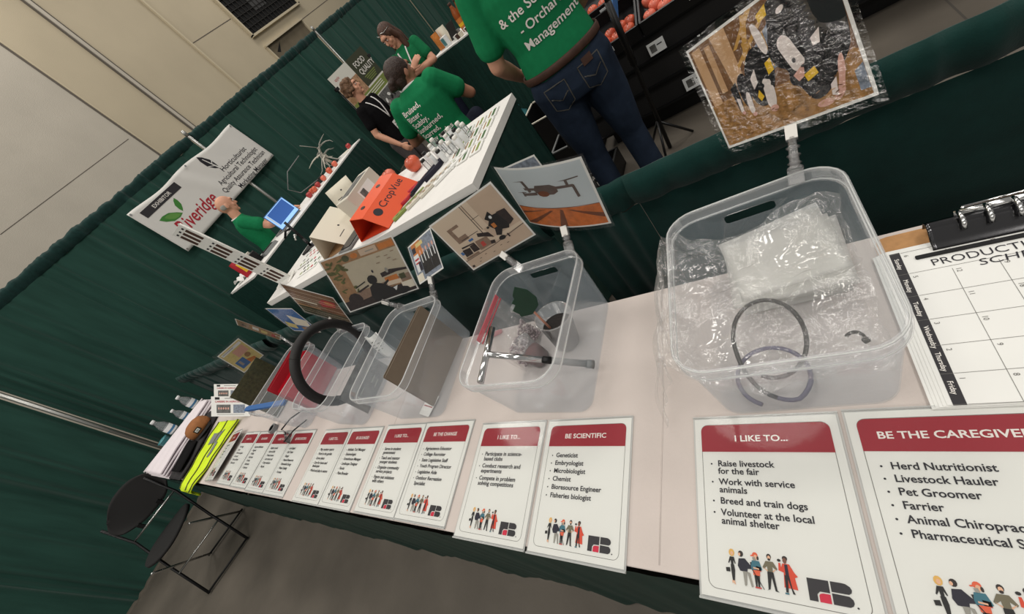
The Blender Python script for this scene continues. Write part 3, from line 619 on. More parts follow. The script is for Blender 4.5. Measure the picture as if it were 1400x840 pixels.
def draw_cows(p):
    p('straw', bx(0, 0, 1, .34)); p('straw', [(0, .34), (.35, .34), (.3, .44), (0, .42)])
    p('barn_light', bx(.02, .42, .1, .98)); p('barn_light', [(.24, .5), (.33, .5), (.33, 1), (.2, 1)])
    p('barn_light', bx(.13, .5, .18, .95))
    p('barn_rail', [(.32, .62), (.62, .9), (.62, .94), (.32, .66)]); p('barn_rail', [(.36, .6), (.39, .6), (.5, .98), (.46, 1)]); p('barn_rail', [(.33, .78), (.36, .78), (.55, 1), (.5, 1)])
    p('blue_grey', [(.38, .44), (.62, .5), (.62, .84), (.38, .64)])
    for x in (.4, .45, .5, .55, .6): p('barn_rail', bx(x, .5, x+.008, .8))
    p('cow_black', [(.62, 1), (1, 1), (1, .45), (.93, .3), (.86, .24), (.8, .12), (.7, .1), (.66, .26), (.6, .3), (.63, .42), (.56, .48), (.54, .62), (.6, .8)])
    p('cow_white', [(.6, .66), (.68, .7), (.72, .5), (.74, .42), (.66, .36), (.63, .5)]); p('cow_pink', [(.64, .36), (.72, .42), (.7, .32), (.66, .3)])
    p('cow_pink', [(.89, .34), (.93, .38), (.9, .12), (.84, .04), (.8, .06), (.86, .14)]); p('cow_pink', ov(.76, .06, .05, .03))
    p('straw', [(.93, .3), (1, .4), (1, 0), (.88, 0), (.88, .12)]); p('blue_grey', [(.95, .05), (1, .05), (1, .24), (.95, .2)])
    p('cow_black', [(.4, .7), (.5, .74), (.56, .5), (.5, .32), (.44, .22), (.36, .24), (.33, .38), (.34, .56)])
    p('cow_white', [(.44, .46), (.5, .42), (.5, .3), (.48, .2), (.44, .16), (.42, .24), (.43, .34)]); p('cow_pink', ov(.455, .18, .03, .03)); p('cow_white', [(.37, .5), (.42, .56), (.41, .44), (.37, .4)])
    p('cow_black', ov(.51, .6, .04, .1)); p('cow_black', [(.26, .56), (.35, .6), (.34, .34), (.3, .26), (.26, .32)]); p('cow_white', [(.3, .42), (.33, .4), (.32, .22), (.29, .2), (.28, .28)])
    p('cow_black', [(.2, .5), (.26, .54), (.25, .32), (.21, .28)]); p('cow_white', [(.22, .4), (.245, .38), (.24, .26), (.215, .26)]); p('cow_white', [(.49, .9), (.54, .86), (.56, .66), (.53, .6), (.5, .7)])
    p('tag_yellow', [(.5, .56), (.545, .58), (.545, .48), (.5, .46)]); p('tag_yellow', [(.375, .33), (.4, .38), (.42, .31), (.39, .28)]); p('tag_yellow', [(.7, .33), (.77, .36), (.78, .3), (.71, .27)]); p('tag_yellow', [(.555, .92), (.63, .96), (.62, .88), (.56, .86)])
    p('cow_white', ov(.485, .40, .012, .03)); p('cow_black', ov(.435, .40, .012, .02)); p('cow_black', ov(.50, .38, .010, .016)); p('cow_pink', ov(.31, .20, .018, .02)); p('cow_pink', ov(.235, .25, .014, .018))
    p('cow_white', [(.80, .56), (.86, .60), (.84, .50), (.80, .50)]); p('cow_white', ov(.7, .86, .03, .02, 10, .6)); p('cow_black', ov(.675, .47, .012, .02)); p('cow_black', ov(.72, .40, .02, .012)); p('cow_white', [(.82, .18), (.86, .22), (.84, .08), (.81, .1)])
    for i in range(40):
        rg = random.Random(i+90); p('barn_light' if i % 2 else 'barn', ov(rg.uniform(.02, .9), rg.uniform(.02, .26), .018, .004, 6, rg.uniform(-.6, .8)))
    p('straw', [(.52, .3), (.62, .26), (.66, .14), (.55, .1)]); p('cow_white', [(.66, .98), (.74, 1), (.72, .92)])
def draw_drone(p):
    p('field', bx(0, 0, 1, .34)); p('field_dark', [(.46, 0), (.56, 0), (.6, .3), (.57, .32)]); p('field_dark', [(0, .02), (.12, .02), (.48, .3), (.44, .3)]); p('field_dark', [(1, .1), (1, .18), (.7, .3), (.66, .3)]); p('field_dark', [(.0, .2), (.0, .24), (.4, .32), (.38, .31)])
    p('field_dark', [(0, .335), (.3, .345), (.5, .335), (.8, .345), (1, .34), (1, .35), (0, .35)])
    b = 'drone_body'
    p(b, [(.38, .66), (.42, .74), (.6, .74), (.66, .7), (.66, .62), (.6, .58), (.42, .58)]); p(b, [(.2, .6), (.4, .63), (.4, .58), (.2, .56)]); p(b, [(.25, .7), (.4, .7), (.4, .66), (.26, .66)])
    p(b, [(.3, .62), (.34, .64), (.3, .82), (.26, .81)]); p(b, [(.64, .7), (.84, .7), (.84, .66), (.64, .66)]); p(b, [(.82, .7), (.85, .69), (.86, .5), (.83, .49)]); p(b, [(.77, .7), (.8, .7), (.8, .77), (.77, .77)])
    p(b, [(.14, .795), (.3, .82), (.3, .805)]); p(b, [(.7, .77), (.92, .80), (.92, .785), (.8, .765)]); p(b, [(.12, .61), (.26, .63), (.26, .615)]); p('field_dark', ov(.48, .6, .07, .05)); p(b, [(.2, .63), (.23, .63), (.23, .55), (.2, .55)])
def draw_room(p):
    p('room_pale', [(0, .2), (1, .25), (1, 1), (0, 1)]); p('room_wall', [(.55, .3), (1, .3), (1, 1), (.5, 1)]); p('room_pale', [(.1, .5), (.5, .5), (.5, .95), (.1, .95)])
    p('room_dark', bx(.49, .45, .5, 1)); p('room_dark', bx(.525, .5, .532, 1)); p('room_pale', bx(.535, .5, .62, 1)); p('room_dark', bx(.49, .72, .62, .728))
    p('room_wall', bx(0, 0, 1, .2)); p('room_dark', [(0, .17), (.5, .18), (1, .24), (1, .25), (.5, .19), (0, .18)])
    p('room_mid', bx(.12, .5, .3, .8)); p('room_pale', bx(.18, .6, .4, .75)); p('room_dark', bx(.18, .52, .46, .53)); p('room_dark', [(.42, .5), (.56, .42), (.58, .3), (.46, .4), (.4, .44)])
    p('room_dark', [(.06, .24), (.18, .24), (.2, .36), (.08, .38)]); p('room_dark', [(.2, .25), (.3, .24), (.3, .38), (.21, .38)]); p('room_mid', [(.3, .22), (.5, .22), (.5, .38), (.32, .4)]); p('fig_lred', [(.36, .25), (.42, .25), (.42, .34), (.37, .34)]); p('room_mid', bx(.04, .19, .26, .23))
    p('print_blue', bx(.03, .3, .07, .36)); p('room_dark', [(.1, .43), (.3, .4), (.3, .38), (.1, .4)]); p('print_blue', bx(.26, .44, .33, .48)); p('room_dark', [(.5, .28), (.56, .26), (.54, .2), (.48, .22)])
    p('fig_black', [(.62, .5), (.72, .62), (.86, .6), (.9, .42), (.82, .3), (.74, .34), (.68, .26), (.62, .3), (.66, .4)]); p('fig_black', [(.64, .62), (.74, .7), (.76, .6), (.68, .54)]); p('print_orange', bx(.66, .42, .71, .5)); p('label_white', ov(.72, .6, .02, .03)); p('room_dark', [(.82, .62), (.94, .6), (.94, .38), (.86, .34)]); p('fig_black', ov(.66, .22, .05, .04)); p('fig_black', ov(.6, .48, .02, .02))
    for x, y in ((.2, .1), (.3, .12), (.42, .08), (.16, .05), (.56, .12), (.66, .1)): p('room_dark', bx(x, y, x+.03, y+.008))
    p('room_dark', bx(.74, .17, .76, .24)); p('room_dark', bx(.02, .02, .06, .06))
def draw_class(p):
    p('print_tan', bx(0, .82, 1, 1)); p('board_white', bx(.2, .3, 1, .86)); p('print_orange', bx(.78, .86, .99, .97)); p('room_wall', bx(.52, .87, .76, .98)); p('fig_grey', bx(.6, .91, .72, .93)); p('print_orange', ov(.44, .92, .05, .05)); p('print_grass', ov(.32, .92, .05, .06)); p('print_tan', bx(.2, .84, 1, .865))
    p('print_tan', [(0, .15), (.22, .2), (.24, .85), (0, .9)])
    for i in range(26):
        rg = random.Random(i); x, y = rg.uniform(.01, .26), rg.uniform(.3, .95); p('plant', ov(x, y, rg.uniform(.03, .06), rg.uniform(.012, .03), 8, rg.uniform(-1.2, 1.2)))
    p('room_dark', bx(0, 0, 1, .18)); p('room_mid', [(.2, .18), (1, .22), (1, .34), (.2, .28)]); p('print_orange', bx(.66, .24, .84, .38)); p('room_pale', [(.66, .22), (.86, .2), (.86, .28), (.66, .3)]); p('room_dark', [(.64, .4), (.86, .42), (1, .4), (1, .44), (.78, .5), (.64, .48)])
    p('label_white', [(.6, .06), (.74, .1), (.78, .18), (.64, .14)]); p('paper_cream', bx(.84, .06, 1, .2)); p('print_grass', bx(.86, .26, .94, .36)); p('room_mid', [(.24, .12), (.4, .14), (.4, .26), (.26, .26)])
    p('fig_black', ov(.5, .42, .065, .09)); p('fig_black', [(.42, .3), (.5, .36), (.6, .3), (.72, .14), (.74, .04), (.42, 0), (.38, .12)]); p('fig_black', ov(.82, .06, .1, .07)); p('room_dark', ov(.16, .16, .1, .14)); p('fig_black', [(.6, .28), (.7, .34), (.7, .3), (.62, .24)])
    p('room_dark', [(.24, .3), (.42, .36), (.42, .33), (.26, .27)]); p('fig_black', [(.24, .38), (.4, .44), (.4, .42), (.24, .36)])
    for x, y in ((.7, .76), (.8, .74), (.82, .68), (.66, .66), (.9, .78), (.88, .62)): p('room_mid', bx(x, y, x+.05, y+.012))
    p('fig_navy', ov(.56, .56, .012, .03)); p('fig_grey', ov(.74, .5, .02, .05))
def draw_people(p):
    p('blue_grey', bx(0, 0, 1, 1)); p('print_orange', bx(.1, .6, .5, 1)); p('label_white', bx(.08, .25, .3, .7)); p('brick_red', bx(.1, .55, .28, .6)); p('brick_red', bx(.1, .46, .28, .5)); p('fig_navy', bx(.2, .25, .32, .48)); p('paper_cream', bx(0, 0, .25, .2)); p('print_yellow', bx(.3, .85, .6, .95)); p('fig_navy', bx(.1, .75, .25, .9))
    for x in (.4, .53, .66, .8, .93): p('fig_black', [(x-.07, .1), (x+.07, .1), (x+.06, .62), (x-.06, .62)]); p('cow_pink', ov(x, .69, .035, .06)); p('label_white', [(x-.015, .4), (x+.015, .4), (x+.02, .62), (x-.02, .62)])
def draw_barnred(p):
    p('barn', bx(0, 0, 1, 1)); p('print_grass', bx(0, 0, 1, .3)); p('paper_cream', bx(0, .5, .5, .56)); p('barn_light', [(0, .3), (.5, .34), (.5, .38), (0, .36)]); p('brick_red', [(.6, .5), (.9, .6), (.95, .8), (.7, .8), (.58, .66)]); p('print_orange', ov(.8, .7, .1, .06))
    for y in (.12, .2, .42, .62, .7, .86): p('room_pale', bx(0, y, 1, y+.012))
def draw_blue(p):
    p('print_blue', bx(0, 0, 1, 1)); p('print_yellow', [(0, .2), (.3, .1), (.4, .3), (.1, .45)]); p('paper_cream', [(.4, .3), (.9, .2), (1, .5), (.5, .75)]); p('print_tan', bx(.5, 0, 1, .2))
def draw_map(p):
    p('print_yellow', bx(0, 0, 1, 1)); p('print_blue', bx(.1, .1, .5, .45)); p('cow_pink', bx(.4, .5, .9, .8)); p('label_white', bx(.05, .85, .95, .95)); p('print_orange', [(.5, .1), (.8, .1), (.8, .2), (.5, .3)]); p('fig_grey', bx(.2, .2, .3, .4)); p('print_tan', ov(.7, .4, .12, .1)); p('fig_grey', bx(.1, .9, .6, .92))
def draw_strip(p):
    p('print_tan', bx(0, 0, 1, 1)); p('room_mid', bx(.05, .1, .3, .8)); p('label_white', bx(.35, .3, .5, .8)); p('print_yellow', bx(.55, .2, .7, .7)); p('brick_red', bx(.8, .2, .9, .7)); p('room_dark', bx(.1, .3, .2, .5))
card((0.016, 0.700, 1.002), (-0.715, 0.271, 0.337), .279, .216, 'glossy wrinkled laminated picture of cows feeding in a barn', draw_cows, 'barn', film='laminate_wavy', margin=.012, smooth=True)
card((-0.475, 0.688, 0.990), (-0.328, 0.021, -0.163), .252, .195, 'laminated picture of a drone flying over an orange field', draw_drone, 'sky_grey', bend=-0.016)
card((-0.693, 0.690, 0.985), (0.126, 0.113, 0.05), .245, .19, 'laminated picture of a pale workshop room with black equipment', draw_room, 'room_wall', margin=.006)
card((-1.251, 0.659, 1.009), (0.52, 0.198, -0.361), .279, .216, 'laminated picture of a classroom whiteboard with a seated student', draw_class, 'print_tan', margin=.005)
card((-0.998, 0.690, 1.006), (-0.299, 0.762, 0.281), .18, .14, 'narrow slanted picture of a row of people with a flag', draw_people, 'blue_grey', margin=.004)
card((-1.765, 0.715, 0.990), (-0.107, 0.06, -0.591), .279, .216, 'brown picture with a red patch, just above the black ring', draw_barnred, 'barn', margin=.004)
card((-1.869, 0.652, 1.015), (-0.101, 0.078, -0.214), .22, .17, 'blue and cream picture behind the brown picture', draw_blue, 'print_blue', margin=.003)
card((-2.355, 0.703, 1.088), (-0.145, -0.123, -1.279), .215, .166, 'thin slanting picture seen almost edge on, left of the blue picture', draw_strip, 'print_tan', margin=.003)
card((-2.677, 0.633, 0.955), (1.055, -0.226, -0.162), .14, .18, 'bright yellow and blue diagram card, leftmost of the clipped pictures', draw_map, 'print_yellow', margin=.016)
card((-0.610, 0.912, 0.935), (-0.2, 0.0, 0.0), .15, .175, 'plain grey laminated sheet peeking out behind the drone picture', lambda p: None, 'blue_grey', margin=.002)
clip((0.004, 0.612, 0.955), (0.016, 0.692, 1.003), 'clear clip holding the cow picture on the nearest bin')
clip((-0.475, 0.640, 0.955), (-0.475, 0.684, 0.992), 'clear clip under the drone picture')
clip((-0.640, 0.640, 0.955), (-0.690, 0.684, 0.987), 'clear clip under the workshop picture')
clip((-1.200, 0.652, 0.955), (-1.248, 0.652, 1.012), 'clear clip under the classroom picture')
clip((-1.020, 0.650, 0.955), (-0.998, 0.685, 1.008), 'clear clip under the picture of people with a flag')
clip((-1.66, 0.650, 0.955), (-1.745, 0.712, 0.995), 'clear clip under the brown picture behind the black ring', 0.8)
clip((-2.130, 0.655, 0.955), (-2.240, 0.700, 1.05), 'clear clip beside the thin slanting picture', 0.8)
o = thing('safety_glasses', 'clear safety glasses with black arms lying in front of the left bins', 'glasses', (-2.12, .262, TZ+.003), -.5)
for sx in (-1, 1):
    mb = MB(); mb.sheet(lambda a, b: (sx*(.008+.055*a), -.012*a*a, .002+.034*b*(1-.25*a)), 8, 4, 'clip_clear'); mb.build('lens', o, solid=.002)
    mb = MB(); mb.tube([(sx*.064, -.014, .030), (sx*.066, .05, .028), (sx*.060, .115, .006)], .0035, 'black_plastic', 8); mb.build('arm', o)
mb = MB(); mb.tube([(-.012, .002, .026), (0, .004, .031), (.012, .002, .026)], .003, 'black_plastic', 8); mb.build('bridge', o)
o = thing('tape_roll', 'small grey tape roll on the cloth left of the safety glasses', 'tape', (-2.36, .300, TZ+.001))
mb = MB(); mb.rings([[(r_*math.cos(2*PI*i/20), r_*math.sin(2*PI*i/20), z_) for i in range(20)] for r_, z_ in ((.026, 0), (.026, .022), (.017, .022), (.017, 0))], 'grey_plastic', closed=True, smooth=False); mb.build('tape', o)
mb = MB(); mb.rings([[(r_*math.cos(2*PI*i/20), r_*math.sin(2*PI*i/20), z_) for i in range(20)] for r_, z_ in ((.0168, 0), (.0168, .023), (.0145, .023), (.0145, 0))], 'dark_metal', closed=True); mb.build('core', o)
clip((-2.66, 0.56, TZ+.002), (-2.677, 0.630, 0.96), 'clear clip stand holding the bright diagram card', 0.8)
clip((-1.985, 0.648, 0.955), (-1.885, 0.655, 1.015), 'clear clip under the blue and cream picture', 0.8)

# ------------------------------------------------------------ what lies in and on the bins
def arc(c, rx, ry, a0, a1, n, tilt=0.0, z0=0.0, z1=0.0):
    return [(c[0]+rx*math.cos(a0+(a1-a0)*i/n), c[1]+ry*math.sin(a0+(a1-a0)*i/n), c[2]+z0+(z1-z0)*i/n+tilt*math.sin(a0+(a1-a0)*i/n)) for i in range(n+1)]
zf = TZ+0.006
# bin nearest the camera: folded plastic sheets, coiled tube, small black clip, thin bag over the rim
o = thing('plastic_sleeve_pack', 'stack of folded white translucent plastic sheets in the nearest bin', 'plastic sheets', (-0.052, 0.535, zf), 0.10)
rng = random.Random(3)
for k in range(5):
    ph = rng.uniform(0, 6); rz = rng.uniform(-.12, .12); X = T(rng.uniform(-.012, .012), rng.uniform(-.01, .01), 0.010+k*0.011, rz)
    mb = MB(); mb.sheet(lambda a, b: ((a-.5)*.175, (b-.5)*.125, 0.004*math.sin(b*5+ph)*math.sin(a*4+ph)+0.05*b*b+.002*k), 14, 12, 'milky', X=X)
    mb.build('sheet', o, solid=0.0012)
pts = []
for i in range(61):
    t = i/60; a = 4.3+t*4*PI
    if t < .5: c = (-0.098, 0.375, 0.806); r = (0.056, 0.068); ti = 0.020
    else: c = (-0.106, 0.325, 0.780); r = (0.056, 0.056); ti = 0.004
    k = max(0, min(1, (t-.42)/.16)); c0 = (-0.098, 0.382, 0.815); c1 = (-0.106, 0.325, 0.778)
    cx, cy, cz = [c0[j]+(c1[j]-c0[j])*k for j in range(3)]; ti = 0.024*(1-k)+0.004*k
    pts.append((cx+(0.056)*math.cos(a), cy+(0.068-0.012*k)*math.sin(a), cz+ti*math.sin(a)))
o = thing('coiled_tube', 'coiled black and purple-grey tube lying in the nearest bin', 'tube', (0, 0, 0))
mb = MB(); mb.tube(pts[:33], 0.0040, 'ring_black', 8); mb.build('black_coil', o)
mb = MB(); mb.tube(pts[32:], 0.0040, 'ring_purple', 8); mb.build('purple_coil', o)['label'] = 'purple-grey half of the coil'
o = thing('hose_clip', 'small black curved clip at the right side of the nearest bin', 'clip', (0.020, 0.37, zf+0.03), 0.5)
mb = MB(); mb.tube(arc((0, 0, 0), .011, .011, -.4, 2.2, 12), 0.0030, 'ring_black', 8); mb.build('hook', o)
mb = MB(); mb.box((0.009, -0.010, -0.003), (.010, .009, .007), 'black_plastic', r=.002); mb.build('pad', o)
def bagz(x, y):
    rim = TZ+BH+0.006
    if x < -0.232: t = (x+0.295)/0.063; return TZ+0.014+(rim-TZ)*max(0, min(1, t))**0.7
    if x < -0.20: return rim+0.002
    t = (x+0.20)/0.24; return rim-0.004-0.055*math.sin(min(1, t*1.15)*PI*0.5)*(0.6+0.4*math.sin(y*30))
nz = lambda x, y, s: math.sin(x*61*s+y*23)*math.cos(y*47*s-x*19)+0.6*math.sin(x*113*s-y*71)
rng = random.Random(9)
mb = MB(); mb.sheet(lambda a, b: (lambda x, y: (x+0.006*nz(y, x, 1.3)*(1 if x < -.24 else 0.4), y, bagz(x, y)+0.006*nz(x, y, 1)+0.003*nz(y, x, 2.2)))(-0.30+a*0.35, 0.235+b*0.31+0.02*math.sin(a*9)), 70, 60, 'film')
tag(mb.build('plastic_bag'), 'thin crumpled clear bag draped over the left rim of the nearest bin', 'plastic bag')

# bin with the probe
o = thing('soil_probe', 'shiny metal T-handled probe leaning in the clear bin', 'probe', (-0.655, 0.354, 0.968))
A = Vector((0, 0, 0)); Bp = Vector((-0.465, 0.392, 0.795))-Vector((-0.655, 0.354, 0.968)); dv = Bp
mb = MB(); mb.tube([(-.006, .076, .002), (.004, -.074, -.002)], 0.0085, 'chrome', 14); mb.build('cross_handle', o)
mb = MB(); mb.tube([A, dv*.60], 0.0078, 'chrome', 14); mb.build('shaft', o)
mb = MB(); mb.tube([dv*.52, dv*.60], 0.0092, 'dark_metal', 14); mb.build('collar', o)
mb = MB(); mb.tube([dv*.60, dv*.97], 0.0085, 'grey_plastic', 14); mb.tube([dv*.93, dv], 0.0105, 'grey_plastic', 14); mb.build('tip', o)
def cup(x, y, r, h, fill, label, tilt=(0, 0), fname='soil_fill', lv=.55):
    o = thing('clear_cup', label, 'cup', (x, y, zf)); o.rotation_euler = (tilt[0], tilt[1], 0)
    mb = MB(); mb.lathe([(r*.72, 0), (r*.74, .002), (r, h), (r*1.06, h+.001), (r*1.06, h-.003), (r*.98, h-.002), (r*.72, .003)], 'cup_clear', 24); mb.build('cup_body', o)
    f = r*(.74+.26*lv)*.97
    mb = MB(); mb.lathe([(r*.70, .0035), (f, h*lv), (f*.5, h*lv+.004), (.001, h*lv+.005)], fill, 20); q = mb.build(fname, o); q['label'] = {'soil': 'dark potting soil'}.get(fill, 'dark red seeds')
    return o
cup(-.575, .495, .048, .112, 'soil', 'larger clear cup of dark soil with a leaf marker standing in it', (-.10, .18), lv=.66)
cup(-.652, .452, .038, .085, 'seed_red', 'smaller clear cup with dark red seeds, left of the soil cup', (.0, -.25), 'seed_fill', .5)
o = thing('leaf_marker', 'dark green leaf-shaped marker on a stick in the soil cup', 'plant marker', (-.580, .492, zf+.070))
mb = MB(); mb.tube([(0, 0, 0), (.010, -.008, .075), (.014, -.010, .15)], [.0032, .003, .0025], 'wood_pink', 8); mb.build('stick', o)
out = [(-.004, 0), (.024, .012), (.034, .038), (.030, .075), (.012, .108), (-.006, .092), (-.010, .080), (-.022, .074), (-.018, .062), (-.034, .052), (-.028, .030), (-.030, .018)]
mb = MB(); mb.prism(out, -.0012, .0012, 'leaf_dark', frame((.010, -.011, .095), (.85, .5, .05), (.12, -.1, .985), (.5, -.86, -.1))); mb.build('leaf', o)
o = thing('test_tube', 'clear tube leaning behind the leaf marker', 'tube', (-.655, .575, zf)); o.rotation_euler = (.12, -.28, 0)
mb = MB(); mb.lathe([(.010, 0), (.013, .006), (.014, .13), (.016, .131), (.016, .128), (.0125, .126), (.011, .008), (.008, .004)], 'cup_clear', 16); mb.build('tube_wall', o)
o = thing('zip_bag', 'clear zip bag of grey beads with pink zip, left in the probe bin', 'zip bag', (-.69, .49, zf), PI/2-.12)
mb = MB()
for s in (-1, 1): mb.sheet(lambda a, b: ((a-.5)*.15, s*(.016*math.sin(b*PI)*(1-b)+.001)+.03*b, .003+b*.17), 10, 12, 'film')
mb.build('pouch', o)
mb = MB(); mb.box((0, .031, .178), (.15, .003, .014), 'zip_red'); mb.box((0, .028, .165), (.15, .002, .004), 'zip_red'); mb.build('zip_strip', o)['label'] = 'pink zip strip'
mb = MB()
for i in range(300):
    a, b = rng.uniform(-.06, .06), rng.random()**1.6; mb.ell((a, rng.uniform(-.010, .012)*(1-b)+.03*b*.6, .009+b*.065), .0042, 'bead', 6, 4)
mb.build('bead_fill', o)['kind'] = 'stuff'

# bin with the folder
o = thing('cardboard_folder', 'brown cardboard folder standing upright in a clear bin', 'folder', (-1.062, .470, zf), -.10)
for s in (-1, 1):
    mb = MB(); mb.prism(rr(.265, .212, .004, 2, 0, .106), -.0012, .0012, 'cardboard', frame((s*.003, 0, 0), (0, 1, 0), (.02+.012*s, 0, .998), (1, 0, -.02))); mb.build('cover', o)
o = thing('wood_chunk', 'small tan wooden chunk behind the brown folder', 'wood', (-1.135, .60, zf), .4)
mb = MB(); mb.prism([(-.03, -.02), (.03, -.022), (.034, .015), (-.026, .02)], 0, .085, 'print_orange', top=[(-.022, -.014), (.024, -.018), (.028, .012), (-.02, .016)]); mb.build('block', o)
mb = MB(); mb.prism([(-.02, -.012), (.02, -.014), (.014, .01)], .085, .094, 'print_tan'); mb.build('cut_face', o)
o = thing('marker_pen', 'pink capped marker lying behind the folder bin on the cloth', 'pen', (-.905, .575, TZ+.009), .25)
mb = MB(); mb.tube([(-.05, 0, 0), (.02, 0, 0)], .007, 'label_white', 10); mb.build('barrel', o)
mb = MB(); mb.tube([(.02, 0, 0), (.055, 0, 0), (.06, 0, 0)], [.008, .008, .005], 'zip_red', 10); mb.build('cap', o)
o = thing('price_tag', 'small white tag with a red header in the folder bin', 'tag', (-1.10, .345, zf+.001), -.25)
mb = MB(); mb.box((0, 0, .001), (.06, .075, .001), 'paper_white', r=.004); mb.build('card', o)
mb = MB(); mb.flat(rr(.05, .018, .003, cx=0, cy=.022), .0018, 'header_red'); mb.flat(rr(.05, .004, 0, cx=0, cy=-.005), .0018, 'header_red'); mb.build('header', o)

# black wheel cover ring and pouch
Xr = frame((-1.572, .487, .944), (.04, .999, .02), (.04, -.02, .999), (.998, -.04, -.04))
o = thing('wheel_cover', 'thick black wheel cover ring standing up in a clear bin', 'wheel cover', mat=Xr)
mb = MB(); n = 40; mb.rings([[((.156+.0190*math.cos(2*PI*k/14))*math.cos(2*PI*i/n), (.156+.0190*math.cos(2*PI*k/14))*math.sin(2*PI*i/n), .0195*math.sin(2*PI*k/14)) for k in range(14)] for i in range(n)], 'rubber', closed=True, smooth=True); mb.build('padded_ring', o)
mb = MB()
for a in (2.0, 3.7, 5.6):
    c = Vector((.156*math.cos(a), .156*math.sin(a), 0)); d = Vector((math.cos(a), math.sin(a), 0))
    mb.tube([tuple(c+d*.0202*math.cos(2*PI*k/14)+Vector((0, 0, .0202*math.sin(2*PI*k/14)))) for k in range(14)], .0011, 'black_plastic', 6, closed=True)
mb.build('seam', o)
o = thing('printed_pouch', 'dark grey printed pouch in the wheel cover bin', 'pouch', (-1.475, .44, zf), PI/2)
mb = MB(); mb.sheet(lambda a, b: ((a-.5)*.21, -.012*math.sin(a*PI)*math.sin(b*PI), b*.135+.001), 12, 10, 'poster_grey'); mb.sheet(lambda a, b: ((a-.5)*.21, .012*math.sin(a*PI)*math.sin(b*PI), b*.135+.001), 12, 10, 'poster_grey'); q = mb.build('pouch_body', o)
mb = MB()
for i in range(5): mb.box((rng.uniform(-.05, .05), -.0145, .03+i*.02), (rng.uniform(.03, .07), .001, .004), 'fig_grey')
mb.build('printed_lines', o)
o = thing('information_card', 'curled white card standing at the back of the wheel cover bin', 'card', (-1.500, .600, zf), .2)
mb = MB(); mb.sheet(lambda a, b: ((a-.5)*.085, .012*math.cos(a*5)+.03*b*b, .0+b*.125), 12, 6, 'paper_white'); q = mb.build('card_sheet', o, solid=.0008)
mb = MB()
for i in range(4): mb.box((rng.uniform(-.02, .02), .012*math.cos((.5)*5)-.003+.03*((.55+i*.1)**2), .06+i*.014), (rng.uniform(.03, .06), .0012, .004), 'line_grey')
mb.build('printed_lines', o)

# red folders, blue tube
for k, (dx, rz, lab) in enumerate(((.012, PI/2+.06, 'taller red plastic folder leaning in the bin beyond the black ring'), (.075, PI/2-.05, 'shorter red translucent folder beside the taller red one'))):
    o = thing('plastic_folder', lab, 'folder', (-2.066+dx, .50, zf), rz, group='red folders in one bin')
    for s in (-1, 1):
        mb = MB(); mb.prism(rr(.22, .215-.03*k, .006, 3, 0, (.215-.03*k)/2), -.001, .001, 'brick_red' if k == 0 else 'red_film', frame((0, s*.004, 0), (1, 0, 0), (0, .05*s, .9987), (0, -.9987, .05*s))); mb.build('cover', o)
o = thing('blue_tube', 'blue plastic strip lying across the rims at the left end bin', 'strip', (-2.09, .335, .940), .20); o.rotation_euler = (0, .28, .20)
mb = MB(); mb.box((0, 0, 0), (.24, .026, .014), 'blue_plastic', r=.005); mb.build('strip_body', o)
mb = MB(); mb.box((-.125, 0, 0), (.012, .022, .010), 'blue_plastic', r=.003); mb.build('end_tab', o)
o = thing('field_picture', 'olive green field picture sheet standing at the far left end of the bins', 'picture', (-2.42, .485, TZ+.001), PI/2+.02)
mb = MB(); mb.box((0, 0, .13), (.235, .002, .26), 'print_grass'); mb.build('print', o)
mb = MB(); mb.sheet(lambda a, b: ((a-.5)*.25, -.005, b*.27), 1, 1, 'laminate'); mb.build('clear_sleeve', o)
mb = MB(); mb.box((0, .01, .01), (.24, .05, .004), 'acrylic_edge'); mb.build('stand_foot', o)

# ------------------------------------------------------------ clipboard with the calendar
o = thing('clipboard', 'brown clipboard with a chrome clip at the right end of the table', 'clipboard', (0.09, 0.262, TZ+.001))
mb = MB(); mb.box((.165, .165, .0018), (.335, .335, .0034), 'cork', r=.02); mb.build('board', o)
mb = MB()
prof = [(-.028, .0), (-.026, .008), (-.012, .012), (-.002, .026), (.012, .030), (.022, .022), (.024, .006)]
mb.rings([[(px_, y, z) for y, z in prof] for px_ in (.064, .070, .10, .24, .275, .285)], 'chrome_dark_reflection', X=T(0, .300, .004), wrap=False, smooth=True); mb.build('clip_plate', o, solid=.0015)
mb = MB(); mb.box((.165, .264, .0085), (.25, .007, .007), 'dark_metal', r=.002); mb.build('clip_jaw', o)
mb = MB(); mb.tube([(.10, .318, .036), (.23, .318, .036)], .006, 'chrome', 10)
for x in (.105, .135, .165, .195, .225): mb.tube([(x, .305+.018*math.cos(a), .030+.014*math.sin(a)) for a in [k*PI/5 for k in range(6)]], .0035, 'chrome', 8)
mb.tube([(.115, .330, .030), (.118, .345, .018), (.215, .345, .018), (.218, .330, .030)], .0035, 'chrome', 8); mb.build('spring_lever', o)
o = thing('calendar', 'stack of printed calendar pages with handwritten title, held in the clipboard', 'calendar', (0.085, 0.255, TZ+.0052))
for k in range(5):
    mb = MB(); mb.prism(rr(.335, .295, 0, cx=.1675+.004*k-.006, cy=.1475+.001*k), k*.0009, k*.0009+.0005, 'paper_white'); mb.build('page', o)
mb = MB(); zt = .0046
mb.flat(rr(.0135, .288, 0, cx=.0225, cy=.147), zt, 'logo_dark')
DAYS = ['Friday', 'Thursday', 'Wednesday', 'Tuesday', 'Monday', 'Sunday']
for i in range(7): mb.flat(rr(.0135, .0006, 0, cx=.0225, cy=.004+i*.0475), zt+.0002, 'line_grey')
for i in range(6): mb.text(DAYS[i], .0085, 'ink_white', T(.0195, .046+i*.0475-.006, zt+.0002, -PI/2), .01)
